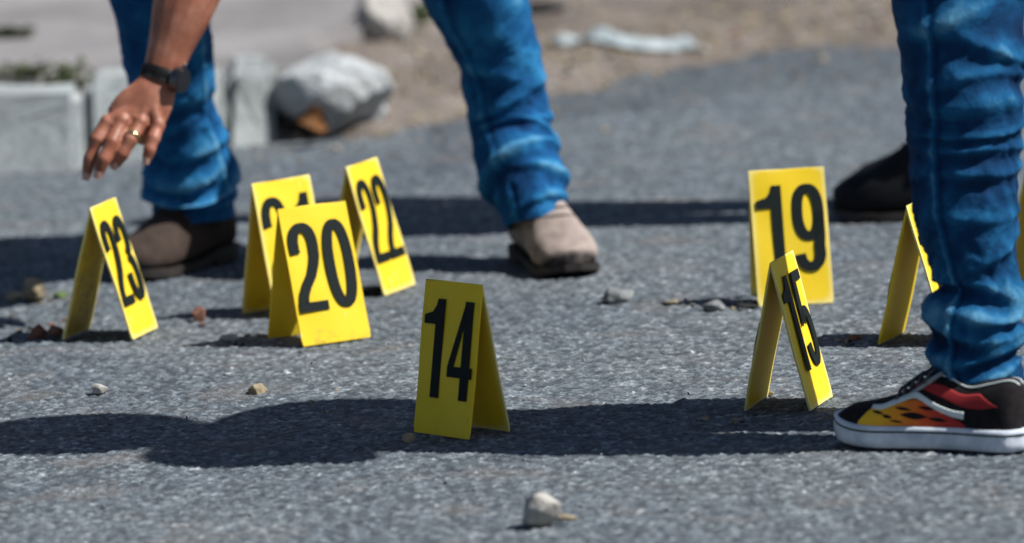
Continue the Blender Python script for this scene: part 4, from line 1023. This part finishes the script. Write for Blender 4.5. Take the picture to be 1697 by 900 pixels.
    for s in (1, -1):
        u = np.linspace(.27, .82, 60)
        lo = zt(u) + .0005
        hi = cv([(.27, .034), (.33, .043), (.40, .052), (.47, .064), (.55, .068), (.62, .064), (.68, .060), (.73, .056), (.78, .050), (.82, .036)], u)
        hi = np.maximum(hi + .0030 * (np.abs(np.mod(u * 13, 1.0) - .3) - .4), lo + .0003); o = decal('flame_print', fm, u, lo, hi, s, .0007, 12); along(o)
        u = np.linspace(.10, .60, 50)                                   # dark red flames round the collar
        lo = cv([(.10, .062), (.20, .058), (.30, .060), (.40, .070), (.50, .080), (.60, .084)], u); hi = lo + np.clip((u - .10) / .10, 0, 1) * (np.minimum(cv([(.10, .078), (.20, .078), (.30, .076), (.40, .086), (.50, .089), (.60, .0845)], u), HT(u) - .002) - lo)
        o = decal('flame_print', fm, u, lo, np.maximum(hi, lo + .0002), s, .0005, 8); along(o, -.20)
        for (u0, u1, z0, hh) in ((.47, .61, .0440, .0090), (.645, .70, .0425, .0045), (.37, .47, .0395, .0055), (.55, .64, .0530, .0040), (.43, .52, .0545, .0045), (.69, .755, .0475, .0035), (.59, .66, .0362, .0026)):      # black gaps between the flames
            uu = np.linspace(u0, u1, 14); f = np.sin(np.pi * (uu - u0) / (u1 - u0)); decal('flame_gap', M['canvas'], uu, z0 - hh * .5 * f + .003 * (uu - u0) / (u1 - u0), z0 + hh * .5 * f + .003 * (uu - u0) / (u1 - u0) + .0001, s, .0013, 5)
        # white side stripe
        ctr = [(.28, .0480), (.34, .0500), (.42, .0575), (.50, .0690), (.535, .0730), (.58, .0705), (.65, .0625), (.71, .0560), (.765, .0555)]
        u = np.linspace(.28, .765, 60); c = cv(ctr, u); th = cv([(.28, .0100), (.40, .0086), (.50, .0082), (.60, .0078), (.70, .0066), (.765, .0040)], u)
        decal('side_stripe', M['white_leather'], u, c - th / 2, c + th / 2, s, .0019, 5)
    # padded collar line, tongue, laces
    bm = bmesh.new(); pts = []
    for u in np.linspace(.02, .44, 24): pts.append(fr @ side(u, float(HT(u)[0]) - .0015 - .004 * math.sin((u - .02) / .42 * math.pi), 1, .0012))
    tube_mesh(bm, pts, [.0014] * len(pts), 8); bm_obj('collar_piping', bm, M['white_leather'], up)
    bm = bmesh.new(); pts = []
    for u in np.linspace(.02, .44, 24): pts.append(fr @ side(u, float(HT(u)[0]) - .0015 - .004 * math.sin((u - .02) / .42 * math.pi), -1, .0012))
    tube_mesh(bm, pts, [.0014] * len(pts), 8); bm_obj('collar_piping', bm, M['white_leather'], up)
    bm = bmesh.new(); pts = [fr @ Vector((u * L, 0, z)) for u, z in ((.62, .066), (.56, .076), (.52, .083), (.485, .090), (.455, .096))]
    tube_mesh(bm, pts, [(.024, .004), (.026, .005), (.028, .005), (.029, .005), (.027, .004)], 16, True, flat=fr.to_3x3() @ Vector((1, 0, .6))); bm_obj('tongue', bm, M['tongue'], up)
    for k in range(5):
        u = .63 - .042 * k; z = float(HT(u)[0]) + .001 + .003 * (k / 4); bm = bmesh.new()
        yy = .026 + .002 * k
        pts = [fr @ Vector((u * L - .004, -yy, z - .010)), fr @ Vector((u * L - .001, -yy * .7, z + .001)), fr @ Vector((u * L, 0, z + .0055)), fr @ Vector((u * L + .001, yy * .7, z + .001)), fr @ Vector((u * L + .004, yy, z - .010))]
        tube_mesh(bm, pts, [(.0042, .0022)] * 5, 8); bm_obj('lace', bm, M['lace'], up)
    return up
sneaker(pb, G(1396, 729), (-.85, .527), .285, .106)
sneaker(pb, np.array([0.83, 8.53]), (-.85, .527), .285, .106)
bm = bmesh.new(); hpB = (hipF + hipF2) / 2 + np.array([0, 0, .08]); csB = hpB + np.array([-.03, .01, .51]); fB = np.array([-.925, .38, 0]); sB = np.array([.38, .925, 0])
def upright(bm, bms, hp, cs, fwd, sd_, arm, up_arms=False):
    chain(bm, [hp, hp * .5 + cs * .5, cs], [(.15, .10), (.14, .10), (.16, .09)], 20, 5) if False else tube_mesh(bm, [hp - np.array([0, 0, .08]), hp, hp * .5 + cs * .5, cs - np.array([0, 0, .08]), cs], [(.15, .11), (.16, .115), (.14, .10), (.165, .115), (.12, .08)], 20, True, flat=tuple(fwd))
    chain(bm, [cs, cs + np.array([0, 0, .09]) + fwd * .015, cs + np.array([0, 0, .16]) + fwd * .02], [.065, .055, .055])
    tube_mesh(bms, [hp - np.array([0, 0, .10]), hp, hp * .5 + cs * .5, cs - np.array([0, 0, .06]), cs + np.array([0, 0, .01])], [(.178, .135), (.178, .135), (.165, .125), (.185, .135), (.14, .09)], 20, True, flat=tuple(fwd), capf=.08)
    for s in (-1, 1):
        sh = cs + sd_ * (.185 * s) - np.array([0, 0, .045]); e_ = sh + np.array([0, 0, -.28]) + sd_ * (.03 * s) + fwd * arm[0]; w = e_ + fwd * arm[1] + np.array([0, 0, -.25 + arm[2]]) - sd_ * (.04 * s)
        if up_arms: e_ = sh + sd_ * (.03 * s) + fwd * .17 + np.array([0, 0, -.03]); w = cs + sd_ * (.13 * s) + fwd * .06 + np.array([0, 0, .17])
        chain(bm, [cs - np.array([0, 0, .03]), sh, sh * .5 + e_ * .5, e_], [.07, .058, .046, .042]); chain(bm, [e_, e_ * .6 + w * .4, w], [.044, .042, .028])
        d = (w - e_) / np.linalg.norm(w - e_); n_ = np.cross(d, sd_)
        chain(bm, [w, w + d * .05, w + d * .095], [(.026, .018), (.036, .016), (.038, .012)], 12)
        for k in range(4):
            q = w + d * .09 + n_ * (-.027 + .018 * k); chain(bm, [q, q + d * .04 - sd_ * s * .006, q + d * (.075 - .008 * abs(k - 1.4)) - sd_ * s * .025], [.0092, .0086, .0075], 8)
        q = w + d * .03 - n_ * .03; chain(bm, [q, q + d * .03 - n_ * .02, q + d * .06 - n_ * .022], [.012, .0105, .0088], 8)
        chain(bms, [cs - np.array([0, 0, .03]), sh, sh * .45 + e_ * .55], [.09, .078, .068])
    return head(bm, cs + np.array([0, 0, .235]) + fwd * .02, tuple(fwd), (0, 0, 1))
bms = bmesh.new()
frB = upright(bm, bms, hpB, csB, fB, sB, (.03, .16, .10))
for pth in (pathF[6:], pathF2[1:]): chain(bm, [p[0] for p in pth[:-1]] + [hpB], [p[1] * .70 for p in pth[:-1]] + [.09])
bB = remeshed('body', bm, 0.005, M['skin'], pb, 3); head_extras(frB, bB)
bh = bmesh.new(); ht_ = frB @ Matrix.Translation((0, -.012, .062)); prf = [(.178, -.014), (.165, -.004), (.125, .006), (.098, .010), (.094, .060), (.082, .092), (.045, .104), (.0005, .105)]  # unseen hat, added to broaden the shadow of the head
rg_ = [[bh.verts.new(ht_ @ Vector((r * math.cos(a) * .95, r * math.sin(a) * 1.08, z))) for a in np.linspace(0, 2 * math.pi, 40, endpoint=False)] for r, z in prf]
for r0, r1 in zip(rg_, rg_[1:]):
    for k in range(40): bh.faces.new((r0[k], r0[(k + 1) % 40], r1[(k + 1) % 40], r1[k]))
shadow_hat = bm_obj('shadow_hat', bh, M['shirt'], pb); shadow_hat.modifiers.new('t', 'SOLIDIFY').thickness = .003
remeshed('shirt', bms, 0.008, M['shirt_w'], pb, 3)

# ------------------------------------------------------------------ person in black boots behind
pc = empty('person', (0.77, 10.6, 0))
tag(pc, 'person in black boots and navy trousers standing behind the front jeans leg', 'person')
hc1, hc2 = np.array([0.845, 10.52]), np.array([0.885, 10.68])
pathC1 = [(np.array([0.755, 10.56, 0.135]), .056, .064), (np.array([0.76, 10.56, 0.20]), .058, .066), (np.array([0.765, 10.57, 0.5]), .066, .075), (np.array([0.77, 10.58, 0.75]), .085, .09), (np.array([0.79, 10.60, 0.90]), .11, .11), (np.array([0.80, 10.63, 1.0]), .12, .12)]
pathC2 = [(np.array([0.805, 10.72, 0.13]), .056, .064), (np.array([0.81, 10.72, 0.20]), .058, .066), (np.array([0.80, 10.73, 0.5]), .066, .075), (np.array([0.80, 10.73, 0.75]), .085, .09), (np.array([0.80, 10.72, 0.90]), .11, .11), (np.array([0.80, 10.70, 1.0]), .12, .12)]
jeans_obj([leg_loft(pathC1, foldsF[:7], 23), leg_loft(pathC2, foldsF[:7], 29)], M['denim_c'], pc)
for hc in (hc1, hc2): boot(pc, hc, (-.975, .22) if hc is hc1 else (-.99, .12), .29, .102, M['black_leather'], M['boot_sole'], M['black_leather'], .19, 1.22)
bm = bmesh.new(); bms = bmesh.new(); hpC = np.array([0.80, 10.66, 0.98]); csC = np.array([0.79, 10.67, 1.42])
frC = upright(bm, bms, hpC, csC, np.array([-1., 0, 0]), np.array([0., 1, 0]), (.0, .06, .0))
for pth in (pathC1[1:], pathC2[1:]): chain(bm, [p[0] for p in pth[:-1]] + [hpC], [p[1] * .70 for p in pth[:-1]] + [.09])
bC = remeshed('body', bm, 0.005, M['skin'], pc, 3); head_extras(frC, bC); remeshed('shirt', bms, 0.008, M['shirt'], pc, 3)
for root in (pa, pb, pc):                                     # parts were modelled in world space: keep them there under the root
    for ch in root.children: ch.location = ch.location - root.location
